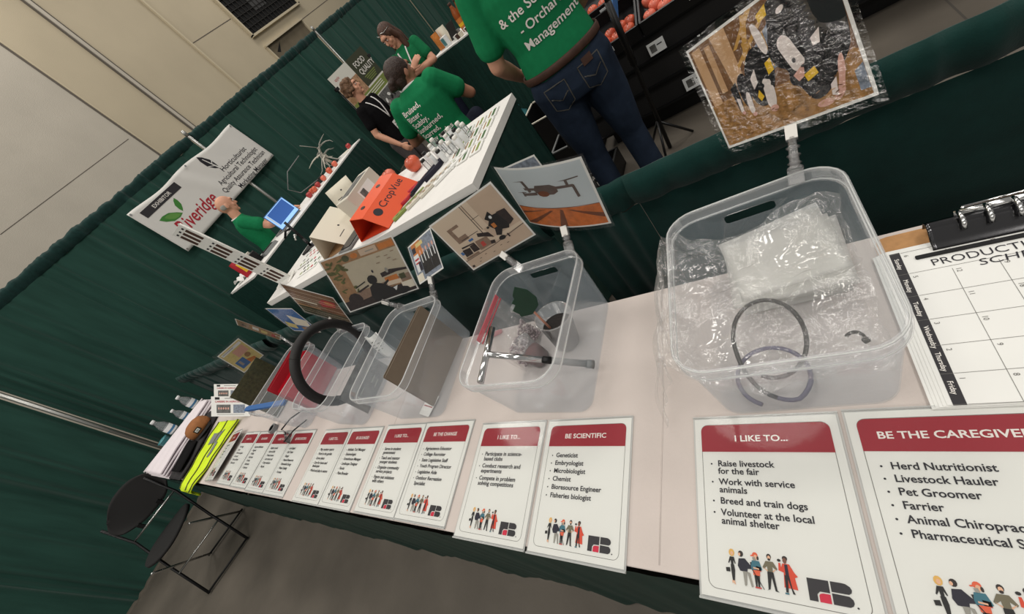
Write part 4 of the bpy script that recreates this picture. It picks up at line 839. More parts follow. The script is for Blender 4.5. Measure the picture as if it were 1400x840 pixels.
for i in range(7): mb.flat(rr(.30, .0006, 0, cx=.18, cy=.004+i*.0475), zt, 'line_grey')
for j in range(1, 8): mb.flat(rr(.0006, .232, 0, cx=.0295+j*.05, cy=.12), zt, 'line_grey')
for i in range(6):
    for j in range(6):
        mb.text(str(1+i+j*5+(j*2 if j < 4 else 0)), .0085, 'line_grey', T(.033+j*.05, .045+i*.0475, zt, -PI/2), .0)
mb.build('printed_grid', o)
mb = MB(); mb.text('PRODUCTION', .020, 'ink', T(.060, .2480, zt+.0003), -.004, shear=-.05, fit=.135); mb.text('SCHEDULE', .018, 'ink', T(.108, .2310, zt+.0003), -.004, shear=.1, fit=.11); mb.build('handwriting', o)

# ------------------------------------------------------------ left end: clothes, papers, bottles, chair
def cloth_item(name, label, cat, f, nu, nv, mat, solid=.004): 
    mb = MB(); mb.sheet(f, nu, nv, mat); return tag(mb.build(name, solid=solid), label, cat)
def over_edge(s, zt, r=.012):      # distance along a cloth that runs over the front edge at y=-.014 (s<0 hangs)
    if s > -.034: return (s, zt)
    return (-.040-.0006*0, zt+(s+.034))
rng = random.Random(4)
o = thing('safety_vest', 'folded bright yellow safety vest with grey reflective stripe, hanging over the table edge', 'vest', (0, 0, 0))
def vest_pt(x, s, lift=0.0):
    y, z = over_edge(s, TZ+.009+lift); w = .006*math.sin(x*38+s*9)+.004*math.sin(x*71-s*23)
    return (x, y-(.014 if s < -.034 else 0)-abs(w)*(1 if s < -.034 else 0), z+max(0, w)+.002)
def vest_xy(a, b): s = -.10+b*.48; return -3.37-.08*b+a*(.27+.16*b)+.012*math.sin(b*7), s
mb = MB(); mb.sheet(lambda a, b: vest_pt(*vest_xy(a, b)), 40, 40, 'vest'); mb.build('vest_fabric', o, solid=.006)
mb = MB(); mb.sheet(lambda a, b: vest_pt(*vest_xy(.30+.42*a, .66+.16*b+.05*a), lift=.006), 20, 8, 'reflective'); mb.sheet(lambda a, b: vest_pt(*vest_xy(.62+.14*a, .50+.2*b), lift=.006), 10, 8, 'reflective'); mb.build('reflective_stripe', o, solid=.001)
mb = MB()
for aa in (.02, .5, .98): mb.tube([vest_pt(*vest_xy(aa+.02*math.sin(i*.9), i/24), lift=.006) for i in range(25)], .0035, 'vest_trim', 6)
mb.build('trim_piping', o)
def flat_cloth(x0, x1, y0, y1, zt, seed, amp=.006, skew=0.0, taper=0.0):
    r_ = random.Random(seed); p = [r_.uniform(0, 6) for _ in range(4)]
    def f(a, b):
        y = y0+(y1-y0)*b; x = x0+(x1-x0)*a+skew*b-taper*b*(a-.5)
        z = zt+amp*(.5+.5*math.sin(x*40+p[0]+4*b))+amp*.6*(.5+.5*math.sin(y*26+p[1]+x*12))
        e = min(a, 1-a, b, 1-b); z -= amp*max(0, 1-e*12)*.7
        return (x+.004*math.sin(y*30+p[2]), y, z)
    return f
o = thing('folded_shirt', 'charcoal black shirt folded between the white shirts and the yellow vest', 'shirt', (0, 0, 0))
mb = MB(); mb.sheet(flat_cloth(-3.72, -3.40, -.012, .48, TZ+.017, 2, .010, -.22), 30, 30, 'shirt_charcoal'); mb.build('shirt_body', o, solid=.008)
mb = MB(); mb.sheet(flat_cloth(-3.66, -3.46, .03, .24, TZ+.040, 5, .006, -.10), 16, 16, 'shirt_black'); mb.build('sleeve', o, solid=.006)
for k in range(4):
    o = thing('folded_shirt', ['white shirt at the bottom of the pile on the table end', 'white shirt second from the bottom of the pile on the table end', 'white shirt second from the top of the pile on the table end', 'white shirt on top of the pile on the table end'][k], 'shirt', (0, 0, 0), group='pile of white shirts')
    mb = MB(); mb.sheet(flat_cloth(-4.32+.006*k, -3.74-.01*k, -.016+.004*k, .59-.01*k, TZ+.013+k*.020, 20+k, .006, .05, .36), 24, 34, 'shirt_white'); mb.build('shirt_body', o, solid=.010)
    mb = MB(); mb.tube([(-4.31+.006*k+(.58-.35*i/20)*.0+.22*i/20, -.010+.59*i/20, TZ+.017+k*.020) for i in range(21)], .006, 'shirt_white', 8); mb.build('fold_edge', o)
o = thing('cap', 'tan and black cap with a small rectangular patch, on the folded clothes', 'cap', (-3.66, .33, TZ+.034), -.35); o.scale = (.85, .85, .85)
mb = MB(); mb.rings([[(.085*k*math.cos(2*PI*i/24), .10*k*math.sin(2*PI*i/24), z) for i in range(24)] for k, z in ((1, 0), (1.02, .03), (.96, .06), (.78, .085), (.45, .10), (.1, .105))], 'tan', smooth=True, caps=(False, True)); mb.build('crown', o, solid=.003)
mb = MB(); mb.sheet(lambda a, b: ((.085+.07*b)*math.cos((a-.5)*2.2)*1.05, (.10)*math.sin((a-.5)*2.2)*(1-.05*b), .004-.02*b*(abs(a-.5)*2)**2), 16, 6, 'cap_black'); mb.build('bill', o, solid=.003)
mb = MB(); mb.box((.088, 0, .042), (.004, .05, .036), 'cap_black', r=.0); mb.box((.0905, 0, .042), (.002, .034, .022), 'label_white'); mb.flat(rr(.02, .004, 0), 0, 'ink', frame((.0917, 0, .044), (0, 1, 0), (0, 0, 1), (1, 0, 0))); mb.flat(rr(.02, .003, 0), 0, 'ink', frame((.0917, 0, .037), (0, 1, 0), (0, 0, 1), (1, 0, 0))); mb.build('patch', o)
def flyer(c, w, h, label, seed):
    u, v = Vector((.80, .20, -.56)).normalized(), Vector((.2, .8, .56)); v = (v-u*v.dot(u)).normalized()
    o = thing('flyer', label, 'paper', mat=frame(c, u, v, u.cross(v)))
    r_ = random.Random(seed)
    mb = MB(); mb.box((0, 0, 0), (w, h, .0012), 'paper_white'); s = mb.build('sheet', o)
    mb = MB(); mb.text('CAREERS IN AGRICULTURE', h*.12, 'banner_red', T(-w*.40, h*.20, .001), .03, fit=w*.8); mb.flat(rr(w*.36, h*.42, 0, cx=-w*.18, cy=-h*.12), .001, 'poster_grey'); mb.flat(rr(w*.3, h*.42, 0, cx=w*.22, cy=-h*.12), .001, 'blue_grey')
    for i in range(5): mb.flat(ov(-w*.3+i*w*.06, -h*.1, w*.02, h*.06), .0013, 'cow_pink')
    mb.flat(rr(w*.7, h*.02, 0, cx=0, cy=-h*.40), .001, 'line_grey')
    mb.flat(rr(w*.12, h*.12, 0, cx=-w*.34, cy=h*.40), .001, 'fig_black'); mb.flat(rr(w*.4, h*.03, 0, cx=w*.05, cy=h*.40), .001, 'line_grey'); mb.build('printed_matter', s); return o
flyer((-2.98, .425, .868), .255, .125, 'white flyer with red title and dark photo, propped between the clothes and the bins', 1)
flyer((-3.10, .520, .900), .20, .10, 'second white flyer propped behind the one with the red title', 2)
def water_bottle(x, y, h, r, label, lean=0.0):
    o = thing('water_bottle', label, 'bottle', (x, y, TZ+.001), group='plastic bottles beyond the white shirts')
    mb = MB(); mb.lathe([(r*.8, 0), (r, .008), (r*.96, h*.2), (r, h*.25), (r*.97, h*.5), (r, h*.62), (r*.9, h*.74), (r*.42, h*.9), (r*.40, h*.96)], 'bottle_clear', 18); mb.build('bottle_body', o)
    mb = MB(); mb.lathe([(r*1.01, h*.34), (r*1.02, h*.36), (r*1.02, h*.58), (r*1.01, h*.6)], 'label_white', 18, caps=(False, False)); mb.lathe([(r*1.03, h*.40), (r*1.03, h*.47)], 'label_blue', 18, caps=(False, False)); mb.build('paper_label', o)
    mb = MB(); mb.lathe([(r*.46, h*.95), (r*.46, h*1.02), (r*.40, h*1.03)], 'label_white', 14); mb.build('cap', o)
water_bottle(-4.20, .54, .21, .037, 'water bottle with the cloudy white upper part, furthest from the table front')
water_bottle(-4.24, .44, .18, .031, 'middle and shortest water bottle of the three behind the white shirts')
water_bottle(-4.26, .32, .24, .037, 'tallest clear water bottle, nearest the table front')
o = thing('tumbler', 'teal glass tumbler between the water bottles and the table corner', 'cup', (-4.30, .23, TZ+.001))
mb = MB(); mb.lathe([(.03, 0), (.034, .01), (.042, .10), (.043, .102), (.039, .10), (.030, .012)], 'teal_glass', 18); mb.build('cup_body', o)
mb = MB(); mb.lathe([(.044, .100), (.044, .106), (.01, .112)], 'teal_glass', 18); mb.build('lid', o)
o = thing('card_box', 'small pinkish white box near the table corner by the chair', 'box', (-4.325, .10, TZ+.001), .3)
mb = MB(); mb.box((0, 0, .022), (.07, .10, .044), 'paper_cream', r=.004); mb.build('box_body', o)
mb = MB(); mb.box((0, 0, .0445), (.072, .102, .006), 'shirt_white', r=.004); mb.build('lid', o)

o = thing('folding_chair', 'black folding chair with bright metal legs at the left end of the display table', 'chair', (-4.24, -.35, 0), -PI/2-.42)
def bent(w, h, d, n=14): return [[(w*(i/n-.5), d*(1-(2*(i/n)-1)**2)-d, 0) for i in range(n+1)]]
mb = MB(); mb.sheet(lambda a, b: ((a-.5)*.52*(1-.9*abs(b-.5)**2.2)-.05, -.20-.055*(1-(2*a-1)**2)-.07*b, .73+(b-.5)*.29*(1-.55*abs(2*a-1)**2.5)), 24, 14, 'black_rough'); mb.build('backrest', o, solid=.012)
mb = MB(); mb.sheet(lambda a, b: ((a-.5)*.43*(1-.7*abs(b-.5)**2.2), .0+(b-.5)*.40*(1-.4*abs(2*a-1)**2.5), .455-.012*math.sin(a*PI)+.015*b), 20, 14, 'black_rough'); mb.build('seat', o, solid=.02)
for s in (-1, 1):
    mb = MB(); mb.tube([(s*.215, -.265, .80), (s*.215, -.20, .56), (s*.215, .02, .30), (s*.215, .24, .012)], .010, 'dark_metal', 10); mb.build('leg', o)
    mb = MB(); mb.tube([(s*.19, .17, .435), (s*.19, -.03, .22), (s*.19, -.22, .012)], .009, 'metal', 10); mb.build('leg', o)
for y, z in ((.235, .02), (-.215, .02)):
    mb = MB(); mb.tube([(-.21, y, z), (.21, y, z)], .008, 'dark_metal', 8); mb.build('cross_bar', o)
mb = MB(); mb.tube([(-.21, .08, .24), (.21, .08, .24)], .007, 'metal', 8); mb.build('brace', o)
mb = MB(); mb.tube([(-.215, -.205, .575), (.215, -.205, .575)], .008, 'metal', 8); mb.build('back_rail', o)
for x in (-.10, .10):
    mb = MB(); mb.box((x, -.222, .60), (.03, .014, .06), 'dark_metal', r=.003); mb.build('bracket', o)

# ------------------------------------------------------------ neighbouring booth: tall table with the orange trap
Z1 = HZ+.001
o = thing('delta_trap', 'bright orange triangular tunnel trap with two holes and dark lettering', 'trap', (-1.66, 1.09, Z1), -.10)
w, L, hh = .25, .31, .118; ax = .088
mb = MB(); mb.add([(0, 0, 0.002), (0, L, 0.002), (ax, L, hh), (ax, 0, hh)], [[0, 1, 2, 3]], 'orange_in'); mb.build('left_wall', o, solid=.003)
mx = (ax+.082, hh-.022)
mb = MB(); mb.add([(ax, 0, hh), (ax, L, hh), (mx[0], L, mx[1]), (mx[0], 0, mx[1])], [[0, 1, 2, 3]], 'orange_plastic'); top = mb.build('top_flap', o, solid=.003)
Xt = frame((ax, 0, hh), (0, 1, 0), (Vector((mx[0]-ax, 0, mx[1]-hh)).normalized()), (.35, 0, .94))
mb = MB()
for yy in (.075, .225): mb.prism(circ(.0125, 16, yy, .036), .0016, .0026, 'black_plastic', Xt)
mb.build('vent_hole', top)
mb = MB(); mb.add([(mx[0], 0, mx[1]), (mx[0], L, mx[1]), (w, L, .002), (w, 0, .002)], [[0, 1, 2, 3]], 'orange_plastic'); rw = mb.build('right_wall', o, solid=.003)
d2 = Vector((w-mx[0], 0, .002-mx[1])); u2 = Vector((0, 1, 0)); v2 = -d2.normalized(); n2 = u2.cross(v2)
Xs = frame((w, 0, .002), u2, v2, n2)
mb = MB(); mb.text('CropVue', .052, 'ink', Xs @ T(.095, .065, .0022), .004); mb.build('lettering', rw)
mb = MB(); mb.prism(circ(.022, 14, .062, .080), .0016, .0022, 'ink', Xs); mb.build('emblem', rw)
mb = MB(); mb.add([(0, 0, .002), (w, 0, .002), (w, L, .002), (0, L, .002)], [[0, 1, 2, 3]], 'orange_in'); mb.build('floor_panel', o, solid=.003)
o = thing('label_box', 'white box with a printed label lying on the left side of the orange trap', 'box', (-1.80, 1.44, Z1), -.05)
mb = MB(); mb.box((0, 0, .075), (.12, .26, .15), 'beige', r=.006); q = mb.build('box_body', o)
mb = MB(); mb.box((.0605, 0, .08), (.001, .12, .09), 'paper_white'); mb.box((.061, -.03, .09), (.001, .04, .05), 'poster_grey'); mb.box((0, 0, .1505), (.09, .2, .001), 'poster_grey'); mb.build('printed_label', o)
def white_trap(x, y, rz, label):
    o = thing('delta_trap', label, 'trap', (x, y, Z1), rz); w, L, hh = .22, .26, .15
    mb = MB(); mb.add([(0, 0, .002), (0, L, .002), (w*.4, L, hh), (w*.4, 0, hh)], [[0, 1, 2, 3]], 'paper_cream'); mb.build('left_wall', o, solid=.002)
    mb = MB(); mb.add([(w*.4, 0, hh), (w*.4, L, hh), (w, L, .002), (w, 0, .002)], [[0, 1, 2, 3]], 'paper_cream'); q = mb.build('right_wall', o, solid=.002)
    mb = MB(); mb.add([(0, 0, .002), (w, 0, .002), (w, L, .002), (0, L, .002)], [[0, 1, 2, 3]], 'print_tan'); mb.build('sticky_floor', o, solid=.002)
    X = frame((w, 0, .002), (0, 1, 0), Vector((w*.4-w, 0, hh-.002)).normalized(), Vector((hh, 0, w*.6)).normalized())
    mb = MB(); mb.prism(circ(.006, 10, .13, .10), .0012, .0018, 'ink', X); mb.flat(rr(.06, .004, 0, cx=.08, cy=.06), .0016, 'ink', X); mb.build('printed_marks', q)
white_trap(-2.06, 1.12, .12, 'cream white triangular trap left of the orange trap, open end forward')
o = thing('folded_carton', 'unfolded white carton leaning behind the white trap', 'carton', (-2.02, 1.50, Z1), .1)
mb = MB(); mb.sheet(lambda a, b: ((a-.5)*.22, .05*b+.15*a*0, .002+.19*b), 4, 4, 'paper_cream'); mb.build('upright_flap', o, solid=.003)
mb = MB(); mb.sheet(lambda a, b: ((a-.5)*.22, -.16*b, .006+.012*math.sin(b*PI)), 4, 4, 'paper_white'); mb.build('lower_flap', o, solid=.003)
mb = MB(); mb.box((.01, .038, .15), (.012, .002, .012), 'ink'); mb.box((-.04, .030, .12), (.05, .002, .005), 'ink'); mb.build('printed_marks', o)
o = thing('device_tray', 'dark grey plate between the white carton and the orange trap', 'plate', (-1.80, 1.18, Z1), -.1)
mb = MB(); mb.box((0, 0, .006), (.13, .20, .012), 'poster_grey', r=.01); mb.build('tray_body', o)
mb = MB(); mb.box((0, 0, .014), (.10, .16, .004), 'black_plastic', r=.008); mb.build('tray_insert', o)
for k, (x, y, rz, lab) in enumerate(((-2.33, 1.30, .1, 'picture brochure of insects and leaves lying left of the white trap'), (-2.47, 1.42, .12, 'darker picture brochure behind the insect brochure'))):
    o = thing('brochure', lab, 'brochure', (x, y, Z1), rz)
    mb = MB(); mb.box((0, 0, .0016+.002*k), (.22, .34, .003), 'paper_white'); q = mb.build('sheet', o)
    mb = MB(); r_ = random.Random(k+3)
    for i in range(5):
        for j in range(7):
            m_ = r_.choice(['leaf', 'poster_lime', 'brick_red', 'poster_grey', 'fig_hair_dk', 'poster_white'])
            mb.flat(ov(-.085+i*.043, -.14+j*.046, .014+.004*r_.random(), .012, 8, r_.random()*3), .0036+.002*k, m_)
    mb.build('printed_pictures', q)
o = thing('clamp_stand', 'grey metal clamp stand at the left end of the tall table', 'stand', (-2.62, 1.48, Z1), .2)
mb = MB(); mb.box((0, 0, .006), (.16, .10, .012), 'dark_metal', r=.01); mb.build('base', o)
mb = MB(); mb.tube([(0, 0, .01), (.01, .02, .22)], .009, 'dark_metal', 8); mb.build('post', o)
for k in range(3):
    mb = MB(); mb.tube([(0, .01, .06+.055*k), (.07-.05*k, -.06+.03*k, .08+.05*k), (.11-.10*k, -.10+.05*k, .06+.045*k)], .008, 'metal' if k == 1 else 'dark_metal', 8); mb.build('arm', o)
o = thing('variety_board', 'tall narrow white board with rows of brown photo strips at the left table end', 'board', (-2.66, 1.185, Z1+.002), 0.0); o.rotation_euler = (.16, 0, 0)
mb = MB(); mb.box((0, 0, .31), (.17, .012, .60), 'paper_white', r=.0); q = mb.build('board_panel', o)
for r_ in range(4):
    mb = MB()
    for c_ in range(3): mb.box((-.052+c_*.052, -.0068, .08+r_*.15), (.030, .001, .085), 'leather'); mb.box((-.052+c_*.052, -.0068, .137+r_*.15), (.020, .001, .010), 'ink')
    mb.build('photo_strip', q)
mb = MB(); mb.tube([(-.086, 0, .01), (-.086, 0, .61)], .004, 'white_plastic', 8); mb.tube([(.086, 0, .01), (.086, 0, .61)], .004, 'white_plastic', 8); mb.build('edge_rail', o)
mb = MB(); mb.box((0, 0, .006), (.20, .09, .011), 'white_plastic', r=.01); mb.build('foot', o)
def apple(x, y, z, r, mat, label, group=None, rz=0):
    o = thing('apple', label, 'apple', (x, y, z), rz, group)
    mb = MB(); mb.lathe([(r*.12, r*.12), (r*.5, 0), (r*.85, r*.35), (r, r*.95), (r*.9, r*1.45), (r*.55, r*1.75), (r*.2, r*1.70), (r*.04, r*1.58)], mat, 16); mb.build('fruit', o)
    mb = MB(); mb.tube([(0, 0, r*1.58), (r*.1, 0, r*2.0)], r*.05, 'stem', 6); mb.build('stem', o); return o
apple(-1.72, 1.60, Z1, .042, 'apple_pink', 'orange-pink apple directly behind the orange trap')
apple(-1.47, 1.54, Z1, .042, 'apple', 'red-orange apple between the orange trap and the sample vials')
for k, (x, y, rz, lab) in enumerate(((-1.56, 1.43, .6, 'green leaf beside the red-orange apple'), (-1.46, 1.36, 2.2, 'crumpled green leaf near the red scissors'))):
    o = thing('leaf', lab, 'leaf', (x, y, Z1), rz)
    mb = MB(); mb.sheet(lambda a, b: ((a-.5)*.11, (b-.5)*.05*math.sin(PI*(.06+.88*a)), .004+.012*math.sin(a*6+k)*b), 10, 6, 'leaf'); mb.build('blade', o, solid=.001)
    mb = MB(); mb.tube([(-.055, 0, .006), (-.085, .01, .003)], .002, 'leaf', 6); mb.build('stalk', o)
o = thing('pruning_shears', 'red-handled pruning shears with a navy strap on the white cloth', 'shears', (-1.34, 1.33, Z1+.008), .9)
for s in (-1, 1):
    mb = MB(); mb.tube([(0, 0, 0), (-.04, s*.018, 0), (-.09, s*.034, 0), (-.13, s*.028, 0)], .008, 'brick_red', 8); mb.build('handle', o)
    mb = MB(); mb.prism([(0, 0), (.05, s*.004), (.085, s*.016), (.05, s*.020), (0, s*.010)], -.002, .002, 'metal'); mb.build('blade', o)
mb = MB(); mb.prism(circ(.010, 12), -.005, .006, 'dark_metal'); mb.build('pivot', o)
o = thing('strap', 'navy blue folded strap beside the red shears', 'strap', (-1.27, 1.36, Z1+.004), .9)
mb = MB(); mb.tube([(-.13, 0, 0), (-.02, .02, 0), (.07, .01, .004), (.085, -.02, .008), (.05, -.04, .006), (-.05, -.03, .006)], .013, 'fig_navy', 8, flat=.3, up=(0, 0, 1)); mb.build('webbing', o)
mb = MB(); mb.box((-.13, 0, .002), (.024, .022, .012), 'black_plastic', r=.003); mb.build('buckle', o)
rng = random.Random(12)
SP = ['in the row nearest the apples', 'in the middle of the vial cluster', 'at the table-end side of the vial cluster']
for i in range(5):
    for j in range(4):
        x = -1.30+i*.062+rng.uniform(-.008, .008); y = 1.40+j*.055+rng.uniform(-.008, .008)-.03*(i-2)*.2
        if i == 4 and j > 2: continue
        o = thing('sample_vial', 'small white sample vial with a dark cap standing among identical vials on the tall table', 'vial', (x, y, Z1), rng.random()*3, 'sample vials on the tall table')
        h = .058+.016*rng.random()
        mb = MB(); mb.lathe([(.011, 0), (.013, .003), (.013, h*.8), (.010, h*.86)], 'bottle_clear' if (i+j) % 3 == 0 else 'label_white', 10); mb.build('vial_body', o)
        mb = MB(); mb.lathe([(.012, h*.84), (.012, h), (.010, h+.002)], 'black_plastic' if (i*3+j) % 5 < 2 else 'white_plastic', 10); mb.build('cap', o)
for k in range(4):
    o = thing('specimen_strip', ['olive specimen strip nearest the front edge of the tall table', 'pale specimen strip second from the front edge', 'brown specimen strip third from the front edge', 'white specimen strip closest to the sample vials'][k], 'strip', (-1.32+.075*k, 1.17+.035*k, Z1), .75, 'specimen strips on the tall table')
    mb = MB(); mb.box((0, 0, .006), (.20, .034, .012), ['poster_lime', 'beige', 'beige', 'paper_white'][k], r=.004); mb.build('strip_body', o)
    mb = MB()
    for i in range(5): mb.flat(ov(-.07+i*.034, 0, .010, .006, 8), .0124, ['leaf', 'print_tan', 'print_tan', 'fig_grey'][k])
    mb.build('specimens', o)
for i in range(3):
    for j in range(4):
        o = thing('sample_card', 'white sample card with green strip in the grid at the right table end', 'card', (-1.105+i*.075, 1.30+j*.088+(i*.006), Z1), .05, 'grid of sample cards')
        mb = MB(); mb.box((0, 0, .003), (.062, .078, .006), 'paper_white', r=.003); mb.build('card_body', o)
        mb = MB(); mb.flat(rr(.016, .066, .004, cx=.012, cy=0), .0064, 'leaf' if (i+j) % 2 else 'poster_lime'); mb.flat(rr(.010, .06, .003, cx=-.012, cy=0), .0064, 'print_tan'); mb.build('printed_strip', o)

# ------------------------------------------------------------ table along the back drape
o = thing('laptop', 'laptop with a bright blue screen in front of the bald person', 'laptop', (-4.40, 2.66, Z1), PI/2-.06)
mb = MB(); mb.box((0, .12, .008), (.34, .23, .016), 'grey_plastic', r=.008); mb.build('base', o)
mb = MB(); mb.box((0, .12, .0165), (.29, .11, .002), 'black_plastic', r=.004); mb.build('keyboard', o)
Xl = frame((0, .005, .016), (1, 0, 0), (0, .10, .995), (0, -.995, .10))
mb = MB(); mb.box((0, .11, .0), (.34, .215, .007), 'laptop_shell', Xl, r=.006); mb.build('lid', o)
mb = MB(); mb.flat(rr(.325, .20, 0, cx=0, cy=.11), .0042, 'screen_bar', Xl); mb.flat(rr(.275, .155, 0, cx=.01, cy=.125), .0046, 'screen', Xl); mb.flat(rr(.012, .15, 0, cx=-.14, cy=.125), .005, 'paper_white', Xl); mb.build('screen', o)
AP = [(-4.36, 3.05, .036, 'apple_red'), (-4.32, 3.13, .036, 'apple'), (-4.42, 3.16, .034, 'apple'), (-4.34, 3.23, .034, 'apple_red'), (-4.30, 3.33, .034, 'apple_pink'), (-4.28, 3.46, .038, 'apple'), (-4.36, 3.53, .034, 'apple_red'), (-4.28, 3.60, .036, 'apple_pink'), (-4.30, 4.00, .035, 'apple_red')]
LB = ['dark red apple nearest the laptop', 'second apple from the laptop, front of the row', 'apple standing behind the second apple from the laptop', 'dark red apple just before the gap with the black holder', 'pink apple beside the black holder', 'orange-red apple past the black holder', 'dark red apple behind the far pair in the row', 'pink apple ending the main row', 'single red apple near the dry branches']
for (x, y, r_, m_), lb in zip(AP, LB): apple(x, y, Z1, r_, m_, lb, 'apples along the tall back table')
o = thing('wire_holder', 'small black holder with a looping wire between the apples', 'holder', (-4.45, 3.42, Z1))
mb = MB(); mb.box((0, 0, .03), (.10, .08, .06), 'black_plastic', r=.012); mb.build('base', o)
mb = MB(); mb.tube([(0, -.03, .05), (-.05, -.32, .10), (-.05, -.40, .22), (-.03, -.22, .34), (0, .05, .36)], .005, 'grey_plastic', 8); mb.build('wire', o)
o = thing('dry_branch', 'pale tangled dry branch arrangement at the far end of the laptop table', 'branch', (-4.52, 3.80, Z1))
rng = random.Random(31)
mb = MB(); mb.box((0, 0, .015), (.14, .14, .03), 'black_plastic', r=.02); mb.build('base', o)
mb = MB(); mb.tube([(0, 0, .03), (-.02, -.03, .14), (.01, .02, .26)], [.02, .016, .012], 'beige', 8)
for i in range(12):
    a = rng.uniform(0, 6.3); p0 = Vector((0, 0, rng.uniform(.1, .26))); pts = [p0]; d = Vector((math.cos(a), math.sin(a), rng.uniform(-.2, .5)))
    for k in range(5): d = (d+Vector((rng.uniform(-.6, .6), rng.uniform(-.6, .6), rng.uniform(-.5, .4)))).normalized(); q_ = pts[-1]+d*.055; q_.z = max(q_.z, .02); pts.append(q_)
    mb.tube(pts, [.010, .009, .008, .007, .005, .003], rng.choice(['beige', 'fig_grey', 'fig_grey']), 6)
mb.tube([(.01, .02, .26), (-.06, -.10, .42)], .004, 'fig_grey', 6); mb.build('twigs', o)
o = thing('tent_card', 'white paper sheets at the far end of the laptop table', 'paper', (-4.38, 3.93, Z1), .05)
mb = MB(); mb.box((0, 0, .002), (.24, .20, .003), 'paper_white'); mb.build('sheet', o)
mb = MB(); mb.box((.03, .02, .0045), (.16, .12, .002), 'paper_cream'); mb.build('top_sheet', o)
o = thing('snack_bag', 'red and yellow snack bag standing on the left end of the laptop table', 'snack bag', (-4.42, 1.90, Z1), 1.3)
mb = MB(); mb.sheet(lambda a, b: ((a-.5)*.16, .035*math.sin(a*PI)*math.sin(b*PI), .003+b*.19), 10, 10, 'brick_red'); mb.sheet(lambda a, b: ((a-.5)*.16, -.035*math.sin(a*PI)*math.sin(b*PI), .003+b*.19), 10, 10, 'brick_red'); mb.build('bag_body', o)
mb = MB(); mb.sheet(lambda a, b: ((.25+.3*a-.5)*.16, -.003-.036*math.sin((.25+.3*a)*PI)*math.sin((.2+.6*b)*PI), .003+(.2+.6*b)*.19), 6, 8, 'tag_yellow'); mb.build('yellow_panel', o)
o = thing('paper_cup_plate', 'small white crumpled napkin beside the snack bag', 'napkin', (-4.62, 1.86, Z1), .3)
mb = MB(); mb.sheet(lambda a, b: ((a-.5)*.14, (b-.5)*.12, .01+.03*math.sin(a*5)*math.cos(b*6)**2+.02), 10, 10, 'paper_white'); mb.build('crumpled_sheet', o, solid=.002)
mb = MB(); mb.sheet(lambda a, b: ((a-.5)*.10, (b-.5)*.10, .004+.01*math.sin(b*7)**2), 8, 8, 'paper_white'); mb.build('under_sheet', o, solid=.002)
o = thing('desk_phone', 'grey desktop device near the hands of the bald person', 'device', (-4.38, 2.20, Z1), 1.4)
mb = MB(); mb.prism(rr(.20, .16, .02, 4), 0, .03, 'grey_plastic', top=rr(.19, .14, .02, 4)); mb.build('device_body', o)
mb = MB(); mb.box((0, .02, .034), (.15, .06, .008), 'black_plastic', r=.006); mb.build('display', o)
o = thing('tool_case', 'dark case with a yellow label behind the tall narrow board', 'case', (-4.52, 2.03, Z1), .2)
mb = MB(); mb.box((0, 0, .06), (.20, .13, .12), 'black_plastic', r=.015); mb.build('case_body', o)
mb = MB(); mb.box((.02, -.066, .07), (.06, .002, .04), 'tag_yellow'); mb.build('label_plate', o)
mb = MB(); mb.box((0, 0, .13), (.12, .09, .03), 'beige', r=.01); mb.build('lid', o)

# ------------------------------------------------------------ table at the top of the photo
def onC(x, y, z=0.0): return tuple(TC @ Vector((x, y, HZ+.001+z)))
for k, (x, y, m_, lb) in enumerate(((-1.00, -.06, 'paper_white', 'white snack bag leaning at the left end of the juice table'), (-.96, -.18, 'print_orange', 'orange snack bag in front of the white one'), (-.89, -.10, 'paper_cream', 'cream snack bag next to the orange snack bag'))):
    o = thing('snack_bag', lb, 'snack bag', onC(x, y), math.radians(-30)+.2*k)
    for s in (-1, 1):
        mb = MB(); mb.sheet(lambda a, b: ((a-.5)*.13, s*.03*math.sin(a*PI)*math.sin(b*PI), .003+b*.19), 10, 10, m_); mb.build('bag_panel', o)
o = thing('phone_display', 'small display box with a grey front beside the snack bags', 'box', onC(-.80, -.20), math.radians(-40))
mb = MB(); mb.box((0, 0, .055), (.13, .05, .11), 'label_white', r=.004); mb.build('box_body', o)
mb = MB(); mb.box((0, -.026, .058), (.10, .002, .08), 'teal_glass'); mb.build('picture_front', o)
o = thing('tablet_stand', 'dark tablet on a slanted stand beside the display box', 'tablet', onC(-.66, -.14), math.radians(-20))
mb = MB(); mb.box((0, 0, 0), (.13, .012, .17), 'black_plastic', T(0, 0, .09, 0, -.35), r=.004); mb.build('tablet_body', o)
mb = MB(); mb.box((0, .05, .03), (.08, .05, .06), 'grey_plastic', r=.006); mb.build('stand', o)
for k in range(6):
    o = thing('juice_bottle', 'amber juice bottle on the far table at the top of the photo', 'bottle', onC(-.47+.115*(k % 3)+.02*(k//3), -.10+.13*(k//3)), 0, 'juice bottles on the far table')
    h = .30
    mb = MB(); mb.lathe([(.040, 0), (.045, .01), (.045, h*.55), (.040, h*.66), (.018, h*.86), (.017, h*.93)], 'juice', 16); mb.build('bottle_body', o)
    mb = MB(); mb.lathe([(.046, h*.14), (.046, h*.46)], 'print_orange', 16, caps=(False, False)); mb.lathe([(.0465, h*.2), (.0465, h*.3)], 'tag_yellow', 16, caps=(False, False)); mb.build('paper_label', o)
    mb = MB(); mb.lathe([(.020, h*.91), (.020, h), (.016, h+.002)], 'leather', 12); mb.build('cap', o)
rng = random.Random(77)
